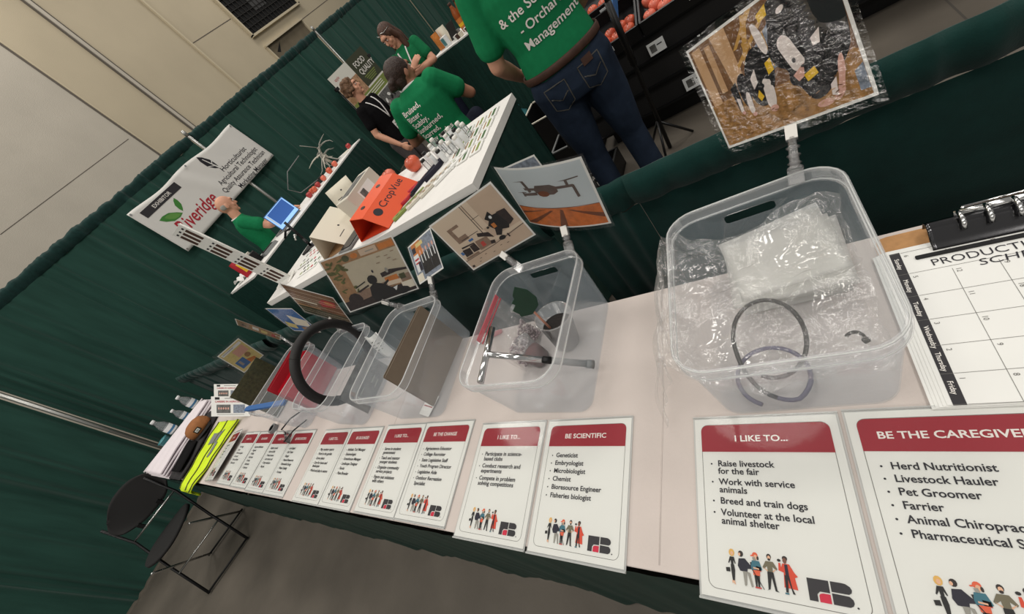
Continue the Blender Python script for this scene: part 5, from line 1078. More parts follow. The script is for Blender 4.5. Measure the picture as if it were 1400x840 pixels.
for k in range(7):
    o = thing('sample_cup', 'small paper sample cup along the edge of the juice table', 'cup', onC(-.55+.08*k, -.24+rng.uniform(-.03, .03)), 0, 'sample cups in front of the juice bottles')
    mb = MB(); mb.lathe([(.022, 0), (.029, .045), (.030, .046), (.027, .045), (.020, .004)], ['paper_white', 'leather', 'paper_cream'][k % 3], 12); mb.build('cup_body', o)
    mb = MB(); mb.lathe([(.0265, .036), (.01, .040)], 'print_tan', 12); mb.build('sample', o)

# ------------------------------------------------------------ banner and poster
XB = frame((DX+.075, 0, 0), (0, 1, 0), (0, 0, 1), (1, 0, 0))
o = thing('banner', 'wide white banner with a leaf logo and job titles hung on the back drape', 'banner', (DX+.075, 3.19, 1.60))
XBl = frame((0, -3.19, -1.60), (0, 1, 0), (0, 0, 1), (1, 0, 0))
def bz(y, z): return .010*math.sin((y-2.2)*5)+.012*math.exp(-((y-3.15+(z-1.9)*.6)/.10)**2)-.010*math.exp(-((y-3.30+(z-1.9)*.6)/.10)**2)+.010*math.exp(-((y-3.85+(z-1.9)*.4)/.08)**2)
mb = MB(); mb.sheet(lambda a, b: (lambda y, z: (y, z, bz(y, z)))(2.245+a*(1.835+.07*(1-b))+0*b, 1.60+.035*a*(1-b)+b*.635-.03*math.sin(a*PI*2)**2*b), 60, 16, 'banner', X=XBl); bn = mb.build('banner_sheet', o, solid=.003)
def onban(mb): mb.v = [(x+bz(y+3.19, z+1.60)+.003, y, z) for x, y, z in mb.v]; return mb
mb = MB(); mb.sheet(lambda a, b: (2.335+a*.56, 2.085+b*.085, .002), 30, 2, 'logo_dark', X=XBl); mb.text('EXHIBITOR', .055, 'ink_white', XBl @ T(2.615, 2.108, .004), .01, 'CENTER'); onban(mb).build('black_strip', bn)
mb = MB(); mb.text('Riveridge', .215, 'banner_red', XBl @ T(2.40, 1.735, .001), .012, shear=.25, fit=.66); onban(mb).build('red_lettering', bn)
def leafsh(cx, cy, s, a): return [(cx+s*(t*math.cos(a)-w_*math.sin(a)), cy+s*(t*math.sin(a)+w_*math.cos(a))) for t, w_ in [(0, 0), (.2, .14), (.5, .22), (.8, .14), (1, 0), (.8, -.12), (.5, -.18), (.2, -.10)]]
mb = MB(); mb.flat(leafsh(2.62, 1.90, .26, 2.75), .001, 'banner_green', XBl); mb.flat(leafsh(2.64, 1.91, .17, 1.1), .001, 'banner_green', XBl); mb.flat(leafsh(2.60, 1.905, .18, 2.7), .0016, 'banner_leaf', XBl); onban(mb).build('green_leaves', bn)
mb = MB(); mb.flat(leafsh(3.44, 1.96, .26, 1.9), .001, 'ink', XBl); mb.flat([(3.43, 1.96), (3.45, 1.96), (3.385, 2.15), (3.375, 2.15)], .0016, 'banner', XBl); mb.flat([(3.42, 2.01), (3.42, 2.02), (3.35, 2.06), (3.35, 2.05)], .0016, 'banner', XBl); mb.flat([(3.41, 2.04), (3.41, 2.05), (3.46, 2.10), (3.465, 2.09)], .0016, 'banner', XBl); onban(mb).build('leaf_emblem', bn)
mb = MB()
for k, t in enumerate(('Horticulturist', 'Agricultural Technologist', 'Quality Assurance Technician', 'Marketing Manager')):
    mb.text(t, .088, 'ink', XBl @ T((3.42, 3.24, 3.18, 3.38)[k], 1.905-k*.088, .001), .006, fit=(.50, .80, .90, .62)[k])
onban(mb).build('black_lettering', bn)
mb = MB()
for y, z in ((2.265, 2.21), (4.06, 2.21), (2.265, 1.625), (4.11, 1.65), (3.16, 2.21)): mb.prism(circ(.012, 12, y, z), .006, .012, 'metal', XBl)
mb.build('grommet', o)
o = thing('poster_stand', 'upright poster stand with olive title panel and photos in front of the drape', 'poster', (-5.50, 6.56, 0))
XP = frame((0, -6.56, 0), (0, 1, 0), (0, 0, 1), (1, 0, 0))
mb = MB(); mb.prism(rr(1.26, 1.62, 0, cx=6.56, cy=1.00), -.006, 0, 'poster_white', XP); pb = mb.build('poster_board', o)
mb = MB(); mb.flat(rr(.63, .50, 0, cx=6.875, cy=1.56), .001, 'poster_olive', XP); mb.flat(rr(1.26, .16, 0, cx=6.56, cy=1.20), .001, 'poster_lime', XP); mb.flat(rr(.60, .05, 0, cx=6.88, cy=.80), .001, 'poster_olive', XP); mb.flat(rr(1.26, .10, 0, cx=6.56, cy=.25), .001, 'poster_olive', XP); mb.build('color_panels', pb)
mb = MB(); mb.text('FOOD', .13, 'ink_white', XP @ T(6.66, 1.62, .002), .012); mb.text('QUALITY', .13, 'ink_white', XP @ T(6.66, 1.49, .002), .012)
mb.build('title_lettering', pb)
mb = MB()
for k in range(4): mb.flat(rr(.40-.05*k, .014, 0, cx=6.88, cy=1.44-k*.03), .002, 'poster_lime', XP)
for k in range(5): mb.flat(rr(.5, .012, 0, cx=6.8, cy=.68-k*.045), .002, 'line_grey', XP)
for k in range(3): mb.flat(rr(.9, .014, 0, cx=6.56, cy=1.24-k*.035), .002, 'poster_white', XP)
mb.build('lettering', pb)
mb = MB(); r_ = random.Random(6); mb.flat(rr(.63, .30, 0, cx=6.245, cy=1.43), .001, 'poster_sand', XP)
for k in range(14): mb.flat(ov(5.98+r_.random()*.52, 1.32+r_.random()*.2, .04, .06, 8, r_.random()*3), .0016+.0001*k, r_.choice(['cow_pink', 'poster_olive', 'print_tan', 'fig_hair_dk']), XP)
mb.flat(rr(.55, .28, 0, cx=6.88, cy=.96), .001, 'poster_grey', XP); mb.flat(rr(.50, .28, 0, cx=6.26, cy=.96), .001, 'blue_grey', XP)
for k in range(8): mb.flat(ov(6.65+r_.random()*.45, .86+r_.random()*.18, .03, .05, 8, r_.random()*3), .0018+.0001*k, r_.choice(['paper_white', 'fig_black', 'fig_grey']), XP)
mb.text('apple', .07, 'banner_red', XP @ T(6.02, 1.70, .001), .002); mb.build('printed_photos', pb)
for y in (5.93, 7.19):
    mb = MB(); mb.box((-.015, y-6.56, 1.62), (.05, .09, .05), 'black_plastic', r=.01); mb.build('clamp', o)
    mb = MB(); mb.tube([(-.03, y-6.56, .01), (-.03, y-6.56, 1.66)], .012, 'black_plastic', 8); mb.build('post', o)
    mb = MB(); mb.box((-.03, y-6.56, .008), (.26, .05, .016), 'black_plastic', r=.01); mb.build('foot', o)

# ------------------------------------------------------------ produce stand and floor crates behind
o = thing('produce_stand', 'black produce display stand with trays of apples behind the person in jeans', 'stand', (.02, 2.75, 0))
W_ = 2.1
mb = MB(); mb.box((0, .42, .36), (W_, .80, .48), 'black_rough'); mb.build('cabinet', o)
mb = MB()
for z in (.14, .30, .46, .60): mb.box((0, .008, z), (W_+.01, .02, .012), 'dark_metal')
mb.build('front_rail', o)
mb = MB(); mb.box((0, .45, .06), (W_-.1, .7, .12), 'black_plastic'); mb.build('plinth', o)
def tray(y, z, tilt, label):
    for k in range(4):
        o2 = thing('produce_tray', label[k], 'tray', (-.76+k*.52, 2.75+y, z)); o2.rotation_euler = (tilt, 0, 0); o2['group'] = 'black trays on the produce stand'
        mb = MB(); mb.box((0, .19, .006), (.50, .38, .012), 'black_plastic')
        for sy in (0, .38): mb.box((0, sy, .045), (.50, .012, .09), 'black_plastic')
        for sx in (-.25, .25): mb.box((sx, .19, .045), (.012, .38, .09), 'black_plastic')
        mb.build('tray_body', o2)
        mb = MB(); mb.box((.05, -.008, .055), (.07, .003, .03), 'label_white'); mb.build('price_card', o2)
tray(.0, .605, .22, ['low front apple tray partly behind the person in jeans', 'low front apple tray just right of the person in jeans', 'low front tray behind the cow picture', 'low front tray at the far right end of the produce stand'])
tray(.40, .72, .22, ['raised rear apple tray at the left end of the stand', 'raised rear apple tray beside the black upright pole', 'raised rear tray behind the cow picture', 'raised rear tray at the far right end of the stand'])
rng = random.Random(55)
def tray_apples(k, y, z, mat, n, lab):
    for i in range(n):
        a = (i % 6); b = i//6
        x = -.76+k*.52-.195+a*.078+(.03 if b % 2 else 0)+rng.uniform(-.008, .008); yy = .055+b*.075+rng.uniform(-.006, .006)
        c, s = math.cos(.22), math.sin(.22); zz = .016+rng.uniform(0, .012)
        apple(x if abs(x-(-.76+k*.52)) < .205 else -.76+k*.52+.2*(1 if x > -.76+k*.52 else -1), 2.75+y+yy*c-zz*s, z+yy*s+zz*c, .038, mat, lab, lab.replace('apple lying', 'apples'))
tray_apples(0, 0, .605, 'apple', 12, 'red-orange apple lying in the low front tray nearest the person in jeans')
tray_apples(1, 0, .605, 'apple_pink', 18, 'pink-red apple lying in the low front tray right of the person in jeans')
tray_apples(1, .40, .72, 'apple_red', 18, 'red apple lying in the raised rear tray beside the black pole')
tray_apples(0, .40, .72, 'apple', 6, 'orange apple lying in the raised rear tray at the left end')
tray_apples(2, 0, .605, 'apple_yellow', 6, 'yellow apple lying in the low front tray left of the cow picture')
o = thing('divider', 'blue mesh divider between apple trays', 'divider', (-.62, 2.80, .70)); o.rotation_euler = (.22, 0, 0)
mb = MB(); mb.box((0, .15, .06), (.02, .32, .08), 'print_blue', r=.006); mb.build('mesh_panel', o)
mb = MB(); mb.tube([(0, 0, .10), (0, .30, .10)], .008, 'label_blue', 8); mb.build('top_bead', o)
for k, (x, z, w, h, lb) in enumerate(((-.46, .52, .10, .075, 'small white label on the dark front of the produce stand, upper'), (-.34, .21, .13, .085, 'white and black label low on the produce stand near the floor'))):
    o = thing('shelf_label', lb, 'label', (x, 2.742, z))
    mb = MB(); mb.box((0, -.004, 0), (w, .003, h), 'label_white'); mb.build('card', o)
    mb = MB(); mb.box((-.2*w, -.0062, 0), (w*.35, .001, h*.6), 'poster_grey'); mb.box((.2*w, -.0062, .01), (w*.3, .001, .006), 'ink'); mb.build('print', o)
o = thing('tripod_pole', 'thin black upright stand pole in front of the produce stand', 'pole', (-.575, 2.46, 0))
mb = MB(); mb.tube([(0, 0, .01), (.035, .02, .95), (.06, .03, 1.6)], .013, 'black_plastic', 10); mb.build('shaft', o)
mb = MB(); mb.tube([(.02, .012, .60), (.034, .02, .95)], .019, 'black_plastic', 10); mb.build('sleeve', o)
for a in (0.4, 2.5, 4.6):
    mb = MB(); mb.tube([(0, 0, .22), (.16*math.cos(a), .16*math.sin(a), .01)], .008, 'black_plastic', 8); mb.build('leg', o)
def crate(x, y, w, d, h, rz, label, rim='grey_plastic', front=None):
    o = thing('crate', label, 'crate', (x, y, 0), rz); t = .012
    mb = MB(); mb.box((0, 0, .008), (w, d, .014), 'black_plastic')
    for s in (-1, 1): mb.box((s*(w/2-t/2), 0, h/2), (t, d, h-.002), 'black_plastic'); mb.box((0, s*(d/2-t/2), h/2), (w-2*t, t, h-.002), 'black_plastic')
    mb.build('crate_body', o)
    mb = MB()
    for s in (-1, 1): mb.box((s*(w/2-t/2), 0, h+.001), (t+.004, d+.004, .008), rim); mb.box((0, s*(d/2-t/2), h+.001), (w, t+.004, .008), rim)
    mb.build('rim', o)
    if front:
        mb = MB()
        for k, t_ in enumerate(front): mb.text(t_, .05, 'ink_white', frame((-.0, -d/2-.001, h*.62-k*.055), (1, 0, 0), (0, 0, 1), (0, -1, 0)), .01, 'CENTER')
        mb.build('white_marking', o)
crate(-1.52, 3.30, .42, .46, .40, -.10, 'tall open black tote with pale rim on the floor left of the jeans', 'beige')
crate(-1.27, 2.90, .34, .28, .22, -.08, 'low black box with a grey rim on the floor beside the jeans')
crate(-1.02, 2.45, .24, .20, .14, -.08, 'small black box with white printing on the floor by the jeans', 'black_plastic', ['APPLE', 'BOX'])
o = thing('trash_bag', 'pale green plastic bag on the floor by the far table skirt', 'bag', (-2.20, 4.20, 0), .3)
mb = MB(); mb.rings([[(.11*k*math.cos(2*PI*i/16)*(1+.12*math.sin(i*2.1+z*40)), .09*k*math.sin(2*PI*i/16), z) for i in range(16)] for k, z in ((.7, 0), (1, .03), (1.05, .10), (.8, .17), (.35, .22), (.5, .26))], 'teal_glass', smooth=True); mb.build('bag_body', o)
mb = MB(); mb.tube([(.038*math.cos(2*PI*i/12), .034*math.sin(2*PI*i/12), .222) for i in range(12)], .006, 'paper_cream', 6, closed=True); mb.build('tie', o)

# ------------------------------------------------------------ people
def hand(mb, w, d, n, side, curl=.5, sc_=1.0):
    """w wrist, d pointing direction, n back-of-hand normal, side +1 when the thumb leaves along +t"""
    d = Vector(d).normalized(); n = Vector(n); n = (n-d*n.dot(d)).normalized(); t = d.cross(n)*side; w = Vector(w)
    mb.capsule([w, w+d*.045*sc_, w+d*.085*sc_], [.027*sc_, .038*sc_, .040*sc_], seg=12, ax=tuple(t), flat=.45)
    for k, (off, L) in enumerate(((.030, .072), (.010, .080), (-.010, .076), (-.029, .060))):
        b = w+d*.082*sc_+t*off*sc_; c1 = d*math.cos(curl*.5)-n*math.sin(curl*.5); c2 = d*math.cos(curl*1.4)-n*math.sin(curl*1.4); c3 = d*math.cos(curl*2.1)-n*math.sin(curl*2.1)
        p1 = b+c1*L*.45*sc_; p2 = p1+c2*L*.32*sc_; p3 = p2+c3*L*.25*sc_
        mb.capsule([b, p1, p2, p3], [.0098*sc_, .0092*sc_, .0086*sc_, .0076*sc_], seg=8)
    b = w+d*.028*sc_+t*.026*sc_; td = (d*.75+t*.62-n*.25).normalized(); p1 = b+td*.036*sc_; p2 = p1+(d*.92+t*.25-n*.3).normalized()*.028*sc_
    mb.capsule([b, p1, p2], [.0125*sc_, .0108*sc_, .0088*sc_], seg=8)
def person(label, loc, yaw, H, skin, shirt, pants, arms, head=(0, 0, 0), hipz=None, sit=False, lean=0.0, feet=((.10, 0), (-.10, 0)), girth=1.0, female=False, hair=None, shoe='shoe', curl=.4, face=True, tuck=False, sleeve=.62, neck=0.0):
    o = thing('person', label, 'person', loc, yaw); h0 = hipz if hipz is not None else .52*H
    def Z(k): return h0+(k-.52)*H
    s = H/1.75; ca, sa = math.cos(lean), math.sin(lean)
    def LN(p):                      # forward lean about the hips
        x, y, z = p; dz = z-h0; return (x, y*ca+dz*sa, h0+dz*ca-y*sa) if dz > 0 else (x, y, z)
    g = girth; sh = (.172 if not female else .155)*s*(.5+.5*g)
    TOR = [(.47, .150, .098, 0), (.52, .168, .112, -.005), (.58, .158, .108, 0), (.63, .146, .100, .005), (.70, .160, .112, .005), (.76, .172, .112, 0), (.80, .160, .090, -.008), (.825, .110, .066, -.012), (.845, .062, .056, -.010)]
    def torso(mb, k0, k1, inf):
        R = []
        for k, rx, ry, dy in TOR:
            if k0 <= k <= k1: R.append([LN(((rx*s*g+inf)*math.cos(2*PI*i/24), dy*s+(ry*s*g+inf)*math.sin(2*PI*i/24), Z(k))) for i in range(24)])
        mb.rings(R, skin)
    S = [Vector(LN((sd*sh, -.012*s, Z(.805)))) for sd in (1, -1)]
    hips = [Vector((sd*.088*s*g, 0, h0-.01)) for sd in (1, -1)]
    if sit: knees = [Vector((sd*.13*s, .42*s, h0+.02)) for sd in (1, -1)]; ank = [Vector((sd*.12*s, .36*s, h0-.40*s)) for sd in (1, -1)]
    else:
        ank = [Vector((feet[i][0], feet[i][1], .075*s)) for i in range(2)]; knees = [(hips[i]*.46+ank[i]*.54)+Vector((0, .025, 0)) for i in range(2)]
    b = MB(); torso(b, 0, 1, -.006)
    for i, sd in enumerate((1, -1)):
        e, w = Vector(arms[i][0]), Vector(arms[i][1])
        b.capsule([S[i], S[i]*.5+e*.5, e], [.052*s*g, .046*s*g, .040*s], seg=14); b.capsule([e, e*.6+w*.4, w], [.041*s, .040*s, .027*s], seg=14)
        hand(b, w, arms[i][2], arms[i][3], arms[i][4], curl, s)
        b.capsule([hips[i], hips[i]*.5+knees[i]*.5, knees[i]], [.086*s*g, .074*s*g, .054*s], seg=14); b.capsule([knees[i], knees[i]*.6+ank[i]*.4, ank[i]], [.054*s, .052*s, .036*s], seg=14)
        b.capsule([ank[i], ank[i]+Vector((0, .05, -.03))*s, ank[i]+Vector((0, .13, -.045))*s], [.036*s, .034*s, .028*s], seg=12)
    nb = Vector(LN((0, -.012*s, Z(.83)))); hy, hp, hr = head
    HM = Matrix.Translation(Vector(LN((0, .005*s, Z(.868)-neck)))) @ Euler((hp, hr, hy), 'YXZ').to_matrix().to_4x4()
    def hd(x, y, z): return HM @ Vector((x*s, y*s, z*s))
    b.capsule([nb-Vector((0, 0, .03)), tuple(hd(0, -.005, .03))], [.060*s*(.6+.4*g), .054*s*(.6+.4*g)], seg=14)
    Hs = HM @ Matrix.Scale(s, 4)
    b.ell((0, -.005, .125), (.074, .094, .100), skin, 18, 12, Hs); b.ell((0, .030, .068), (.056, .062, .072), skin, 16, 10, Hs); b.ell((0, .074, .020), (.022, .020, .020), skin, 10, 6, Hs); b.ell((0, .078, .150), (.050, .018, .020), skin, 12, 6, Hs)
    b.capsule([tuple(hd(0, .082, .125)), tuple(hd(0, .104, .088))], [.010*s, .015*s], seg=8)
    for sd in (1, -1): b.ell((sd*.074, -.008, .098), (.011, .020, .032), skin, 10, 6, Hs); b.ell((sd*.040, .062, .085), (.022, .02, .022), skin, 8, 6, Hs)
    body = merged_part('body', b, .0065, skin, o, 3)
    for sd in (1, -1):
        mb = MB(); mb.ell((sd*.031, .086, .118), (.013, .007, .007), 'eye_white', 10, 6, Hs); mb.ell((sd*.031, .0915, .118), (.006, .003, .006), 'eye_dark', 8, 6, Hs); mb.build('eye', o)
    mb = MB(); mb.ell((0, .089, .052), (.024, .006, .006), 'lip', 10, 6, Hs); mb.build('mouth', o)
    for sd in (1, -1):
        mb = MB(); mb.tube([tuple(hd(sd*.014, .096, .136)), tuple(hd(sd*.034, .094, .141)), tuple(hd(sd*.052, .080, .135))], .0035*s, 'brow', 6); mb.build('eyebrow', o)
    # clothes
    c = MB(); torso(c, .52 if tuck else .47, .845, .010)
    for i in range(2):
        e = Vector(arms[i][0]); q = S[i]+(e-S[i])*sleeve
        c.capsule([S[i]+Vector((0, 0, .0)), S[i]*.5+q*.5, q], [.066*s*g, .064*s*g, .064*s*g], seg=14)
    shp = merged_part('shirt', c, .008, shirt, o, 5)
    c = MB()
    R = []
    for k, rx, ry, dy in ((.455, .150, .105, 0), (.49, .168, .116, -.008), (.53, .170, .115, -.006), (.575, .160, .110, 0)):
        R.append([LN(((rx*s*g+.006)*math.cos(2*PI*i/24), dy*s+(ry*s*g+.006)*math.sin(2*PI*i/24), Z(k))) for i in range(24)])
    c.rings(R, pants)
    for i in range(2):
        c.capsule([hips[i]+Vector((0, -.012*s, 0)), hips[i]*.5+knees[i]*.5, knees[i]], [.100*s*g, .088*s*g, .070*s], seg=16)
        c.tube([knees[i], knees[i]*.5+ank[i]*.5, ank[i]+Vector((0, 0, .0))], [.069*s, .066*s, .068*s], pants, 16)
    tr = merged_part('trousers', c, .008, pants, o, 4)
    for i in range(2):
        mb = MB(); a = ank[i]; X = Matrix.Translation((a.x, a.y, a.z-.075*s))
        fo = [(-.034, -.06), (.034, -.06), (.045, .06), (.040, .16), (.015, .20), (-.015, .20), (-.040, .16), (-.045, .06)]; fo = [(x*s, y*s) for x, y in fo]
        mb.prism(fo, 0, .022*s, shoe, X); mb.prism(fo, .022*s, .075*s, shoe, X, top=[(x*.72, y*.72-.012*s) for x, y in fo], smooth=True); mb.build('shoe', o)
    return o, shp, Hs, LN, Z, s
def surf(o): 
    me = o.data; return BVHTree.FromPolygons([v.co.copy() for v in me.vertices], [list(p.vertices) for p in me.polygons])
def onto(mb, bvh, d, lift):
    d = Vector(d); nv = []
    for x, y, z in mb.v:
        p = Vector((x, y, z)); h = bvh.ray_cast(p-d*.6, d)[0]
        nv.append(tuple((h if h is not None else p)-d*lift))
    mb.v = nv; return mb
def back_text(o, shp, lines, size, x0, z0, step, bold=.012, shear=0.0, tilt=0.0, name='back_lettering', fits=None):
    X = frame((x0, -.05, z0), (math.cos(tilt), 0, math.sin(tilt)), (-math.sin(tilt), 0, math.cos(tilt)), (0, -1, 0))
    bv = surf(shp)
    for k, t in enumerate(lines):
        mb = MB(); mb.text(t, size, 'ink_white', X @ T(0, -k*step, 0), bold, shear=shear); onto(mb, bv, (0, 1, 0), .0035).build(name, shp)
def lanyard(o, shp, pts, bx_, bz_):
    bv = surf(shp); mb = MB()
    for path in pts:
        q = []
        for a, b in zip(path, path[1:]):
            for k in range(6): q.append((a[0]+(b[0]-a[0])*k/6, a[1]+(b[1]-a[1])*k/6))
        q.append(path[-1]); P3 = []
        for x, z in q:
            h = bv.ray_cast(Vector((x, .6, z)), Vector((0, -1, 0)))[0]; P3.append((x, (h.y if h else .1)+.005, z))
        mb.tube(P3, .009, 'lanyard', 6, flat=.25, up=(1, 0, 0))
    mb.build('lanyard', o)
    h = bv.ray_cast(Vector((bx_, .6, bz_)), Vector((0, -1, 0)))[0]; y = (h.y if h else .12)+.008
    mb = MB(); mb.box((bx_, y, bz_), (.075, .004, .095), 'badge'); mb.box((bx_, y+.003, bz_-.01), (.05, .001, .012), 'line_grey'); mb.box((bx_, y+.003, bz_+.02), (.04, .001, .008), 'line_grey'); mb.build('badge', o)
def collar(o, LN, Z, s, k=.842, r=.062, mat='lanyard', rad=.008):
    mb = MB(); mb.tube([LN((r*s*math.cos(2*PI*i/20), -.010*s+r*.95*s*math.sin(2*PI*i/20), Z(k)-.012*math.sin(2*PI*i/20))) for i in range(20)], rad, mat, 8, closed=True); mb.build('collar_band', o)

# standing, seen from behind, jeans and belt
yj = math.radians(18)
o, shp, Hs, LN, Z, s = person('person standing with back turned in green shirt, brown belt and blue jeans', (-.72, 2.0, 0), yj, 1.78, 'skin_b', 'shirt_green', 'jeans',
    (((.235, .10, 1.13), (.10, .30, 1.02), (-.6, .7, .0), (0, .3, 1), -1), ((-.27, .02, 1.14), (-.225, .20, .99), (.15, .75, -.35), (-.9, .2, .2), 1)), girth=1.12, feet=((.13, .02), (-.12, .0)), tuck=True, sleeve=.70)
mb = MB(); mb.ell((0, -.012, .140), (.083, .100, .098), 'hair_dark', 18, 10, Hs); merged_part('hair', mb, .007, 'hair_dark', o)
mb = MB(); rb = [LN(((.166*1.12*s+.012)*math.cos(2*PI*i/40), -.004+(.112*1.12*s+.012)*math.sin(2*PI*i/40), Z(.563))) for i in range(40)]; mb.tube(rb, .020, 'leather', 8, closed=True, flat=.3, up=(0, 0, 1)); mb.build('belt', o)
back_text(o, shp, ['& the Science', '    - Orchard', '   Management'], .054, -.150, Z(.705), .066, .014)
trs = [c for c in o.children if c.name.startswith('trousers')][0]
mb = MB()
for sx in (-1, 1):
    q = [(sx*.035, .94), (sx*.145, .94), (sx*.142, .83), (sx*.09, .80), (sx*.04, .83), (sx*.035, .94)]; w_ = [(sx*.045, .89), (sx*.09, .86), (sx*.135, .89)]
    for path in (q, w_):
        P_ = []
        for a, b in zip(path, path[1:]): P_ += [(a[0]+(b[0]-a[0])*k/5, a[1]+(b[1]-a[1])*k/5) for k in range(5)]
        P_.append(path[-1]); mb.tube([(x, -.1, z) for x, z in P_], .0028, 'stitch', 6)
onto(mb, surf(trs), (0, 1, 0), .002).build('pocket_stitching', trs)
mb = MB(); mb.sheet(lambda a, b: (.065+.05*a, -.1, .925+.035*b), 4, 4, 'leather'); onto(mb, surf(trs), (0, 1, 0), .004).build('leather_patch', trs)

o = thing('shoulder_bag', 'black flat bag hanging beside the left leg of the person in jeans', 'bag', (-.945, 2.09, .54), .3)
mb = MB(); mb.box((0, 0, .19), (.06, .18, .38), 'black_rough', r=.03); mb.build('bag_body', o)
mb = MB(); mb.tube([(0, -.07, .37), (.02, -.04, .44), (.03, 0, .47), (.02, .04, .44), (0, .07, .37)], .012, 'black_rough', 8, flat=.4); mb.build('strap', o)

# seated with back turned, bun and lettered shirt
o, shp, Hs, LN, Z, s = person('seated person with dark hair bun, back turned, green shirt with white lettering', (-1.83, 2.44, 0), math.radians(14), 1.62, 'skin_c', 'shirt_green', 'jeans_dark',
    (((.28, .10, .99), (.12, .32, 1.04), (-.3, .6, .7), (0, .6, -.6), -1), ((-.28, .06, .99), (-.13, .28, .96), (.5, .8, .1), (0, 0, 1), 1)), hipz=.765, neck=.065, sit=True, head=(-.55, -.12, 0), girth=1.16, female=True, lean=.04)
mb = MB(); mb.ell((0, -.018, .138), (.082, .100, .096), 'hair_dark', 18, 10, Hs); mb.ell((0, -.055, .08), (.062, .055, .06), 'hair_dark', 14, 8, Hs); mb.ell((0, -.118, .085), (.040, .036, .042), 'hair_dark', 14, 8, Hs); mb.ell((.02, -.128, .10), (.026, .024, .026), 'hair_dark', 10, 6, Hs); mb.ell((-.018, -.130, .07), (.026, .022, .024), 'hair_dark', 10, 6, Hs)
merged_part('hair', mb, .006, 'hair_dark', o)
collar(o, LN, Z, s, .838, .068, 'lanyard', .009)
back_text(o, shp, ['Bruised,', 'Bitter,', 'Scabby,', 'Sunburned,', 'Scarred,', '   my apples'], .050, -.140, Z(.770), .047, .016)
o2 = thing('stool', 'bar stool under the seated person with the hair bun', 'stool', (-1.83, 2.44, 0), math.radians(14))
mb = MB(); mb.prism(circ(.18, 24), .605, .65, 'black_rough'); mb.build('seat', o2)
for a in range(4):
    mb = MB(); mb.tube([(.12*math.cos(a*PI/2+.785), .12*math.sin(a*PI/2+.785), .605), (.20*math.cos(a*PI/2+.785), .20*math.sin(a*PI/2+.785), .0)], .012, 'metal', 8); mb.build('leg', o2)
mb = MB(); mb.tube([(.17*math.cos(2*PI*i/20), .17*math.sin(2*PI*i/20), .2) for i in range(20)], .008, 'metal', 8, closed=True); mb.build('foot_ring', o2)
o2 = thing('phone', 'phone held up by the seated person with the hair bun', 'phone', (-1.83, 2.44, 0), math.radians(14))
mb = MB(); mb.box((0, 0, 0), (.075, .008, .15), 'black_plastic', T(.02, .46, 1.10, .2), r=.006); mb.build('phone_body', o2)
mb = MB(); mb.box((0, -.0045, 0), (.066, .001, .135), 'teal_glass', T(.02, .46, 1.10, .2)); mb.build('screen', o2)

# standing, black polo and white lanyard
o, shp, Hs, LN, Z, s = person('person with curly brown hair in black polo shirt and grey trousers wearing a white lanyard', (-3.42, 3.84, 0), math.radians(-92), 1.60, 'skin_a', 'shirt_black', 'trousers_grey',
    (((.215, -.03, 1.03), (.20, .12, .80), (.05, .55, -.75), (.9, 0, .2), -1), ((-.205, -.02, 1.03), (-.17, .10, .80), (0, .4, -.9), (-.9, 0, 0), 1)), head=(.38, .08, 0), female=True, girth=1.0, shoe='shoe_black')
mb = MB(); mb.ell((0, -.020, .145), (.088, .104, .100), 'hair_curly', 18, 10, Hs)
rng = random.Random(8)
for i in range(46):
    a, e = rng.uniform(0, 2*PI), rng.uniform(-.5, 1.4); x, y, z = .088*math.cos(a)*math.cos(e), -.022+.104*math.sin(a)*math.cos(e), .135+.100*math.sin(e)
    if y > .045 and z < .19: continue
    mb.ell((x, y, z), rng.uniform(.018, .030), 'hair_curly', 8, 6, Hs)
merged_part('hair', mb, .006, 'hair_curly', o, 2)
collar(o, LN, Z, s, .838, .066, 'shirt_black', .012)
lanyard(o, shp, [[(-.065, Z(.825)), (-.05, Z(.78)), (0, Z(.66))], [(.065, Z(.825)), (.05, Z(.78)), (0, Z(.66))]], 0.0, Z(.60))

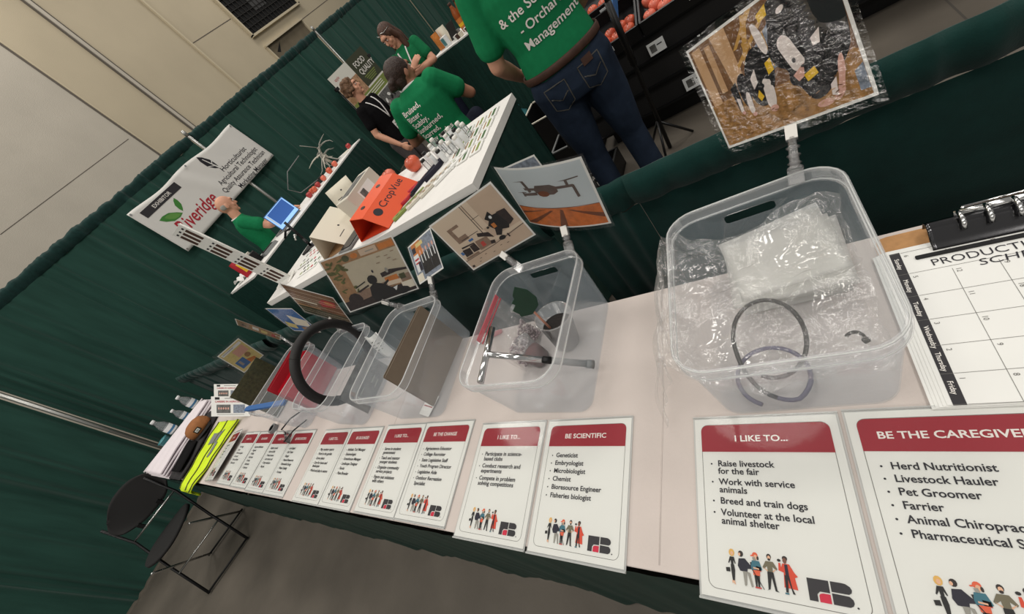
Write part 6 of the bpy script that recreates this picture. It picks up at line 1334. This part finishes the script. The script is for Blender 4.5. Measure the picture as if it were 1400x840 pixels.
# standing, long brown hair, arms crossed
o, shp, Hs, LN, Z, s = person('person with long brown hair and glasses pushed up, arms crossed, green shirt', (-2.95, 4.36, 0), math.radians(-168), 1.70, 'skin_a', 'shirt_green2', 'jeans_dark',
    (((.225, .06, 1.13), (-.02, .205, 1.21), (-.8, -.1, .35), (0, .9, .3), 1), ((-.225, .06, 1.13), (.03, .170, 1.16), (.8, .05, .3), (0, .9, .3), -1)), head=(-.45, -.38, 0), female=True, girth=.98, curl=.3)
mb = MB(); mb.ell((0, -.022, .138), (.086, .104, .100), 'hair_brown', 18, 10, Hs)
for sd in (1, -1): mb.capsule([tuple(Hs @ Vector((sd*.070, -.01, .13))), tuple(Hs @ Vector((sd*.082, -.02, .02))), tuple(Hs @ Vector((sd*.085, .03, -.10))), tuple(Hs @ Vector((sd*.075, .07, -.20)))], [.030*s, .034*s, .032*s, .018*s], seg=12)
mb.capsule([tuple(Hs @ Vector((0, -.07, .12))), tuple(Hs @ Vector((0, -.085, .0))), tuple(Hs @ Vector((0, -.075, -.12)))], [.06*s, .062*s, .04*s], seg=12)
merged_part('hair', mb, .007, 'hair_brown', o)
mb = MB()
for sd in (1, -1): mb.tube([tuple(Hs @ Vector((sd*(.008+.052*k/10), .078-.02*(k/10)**2, .188+.016*math.sin(k*PI/10)))) for k in range(11)], .004, 'metal', 6); mb.tube([tuple(Hs @ Vector((sd*.06, .058, .186))), tuple(Hs @ Vector((sd*.088, -.03, .16)))], .003, 'metal', 6)
mb.build('glasses', o)
collar(o, LN, Z, s, .836, .066, 'shirt_green2', .010)
lanyard(o, shp, [[(-.06, Z(.825)), (-.045, Z(.78)), (-.02, Z(.72))], [(.06, Z(.825)), (.045, Z(.78)), (.0, Z(.72))]], .04, Z(.60))

# bald, standing behind the laptop table
o, shp, Hs, LN, Z, s = person('bald person in green polo shirt working at the laptop', (-5.02, 2.58, 0), math.radians(-28), 1.75, 'skin_a', 'shirt_green', 'jeans_dark',
    (((.26, .18, 1.20), (.22, .42, 1.11), (-.2, .9, -.1), (0, .1, 1), -1), ((-.20, .22, 1.18), (-.06, .46, 1.12), (.3, .9, -.1), (0, .1, 1), 1)), head=(.1, -.20, 0), girth=1.08, lean=.10)
mb = MB(); 
for sd in (1, -1): mb.ell((sd*.066, -.045, .105), (.014, .038, .032), 'fig_grey', 10, 6, Hs)
merged_part('hair', mb, .005, 'fig_grey', o, 2)
collar(o, LN, Z, s, .840, .068, 'lanyard', .009)
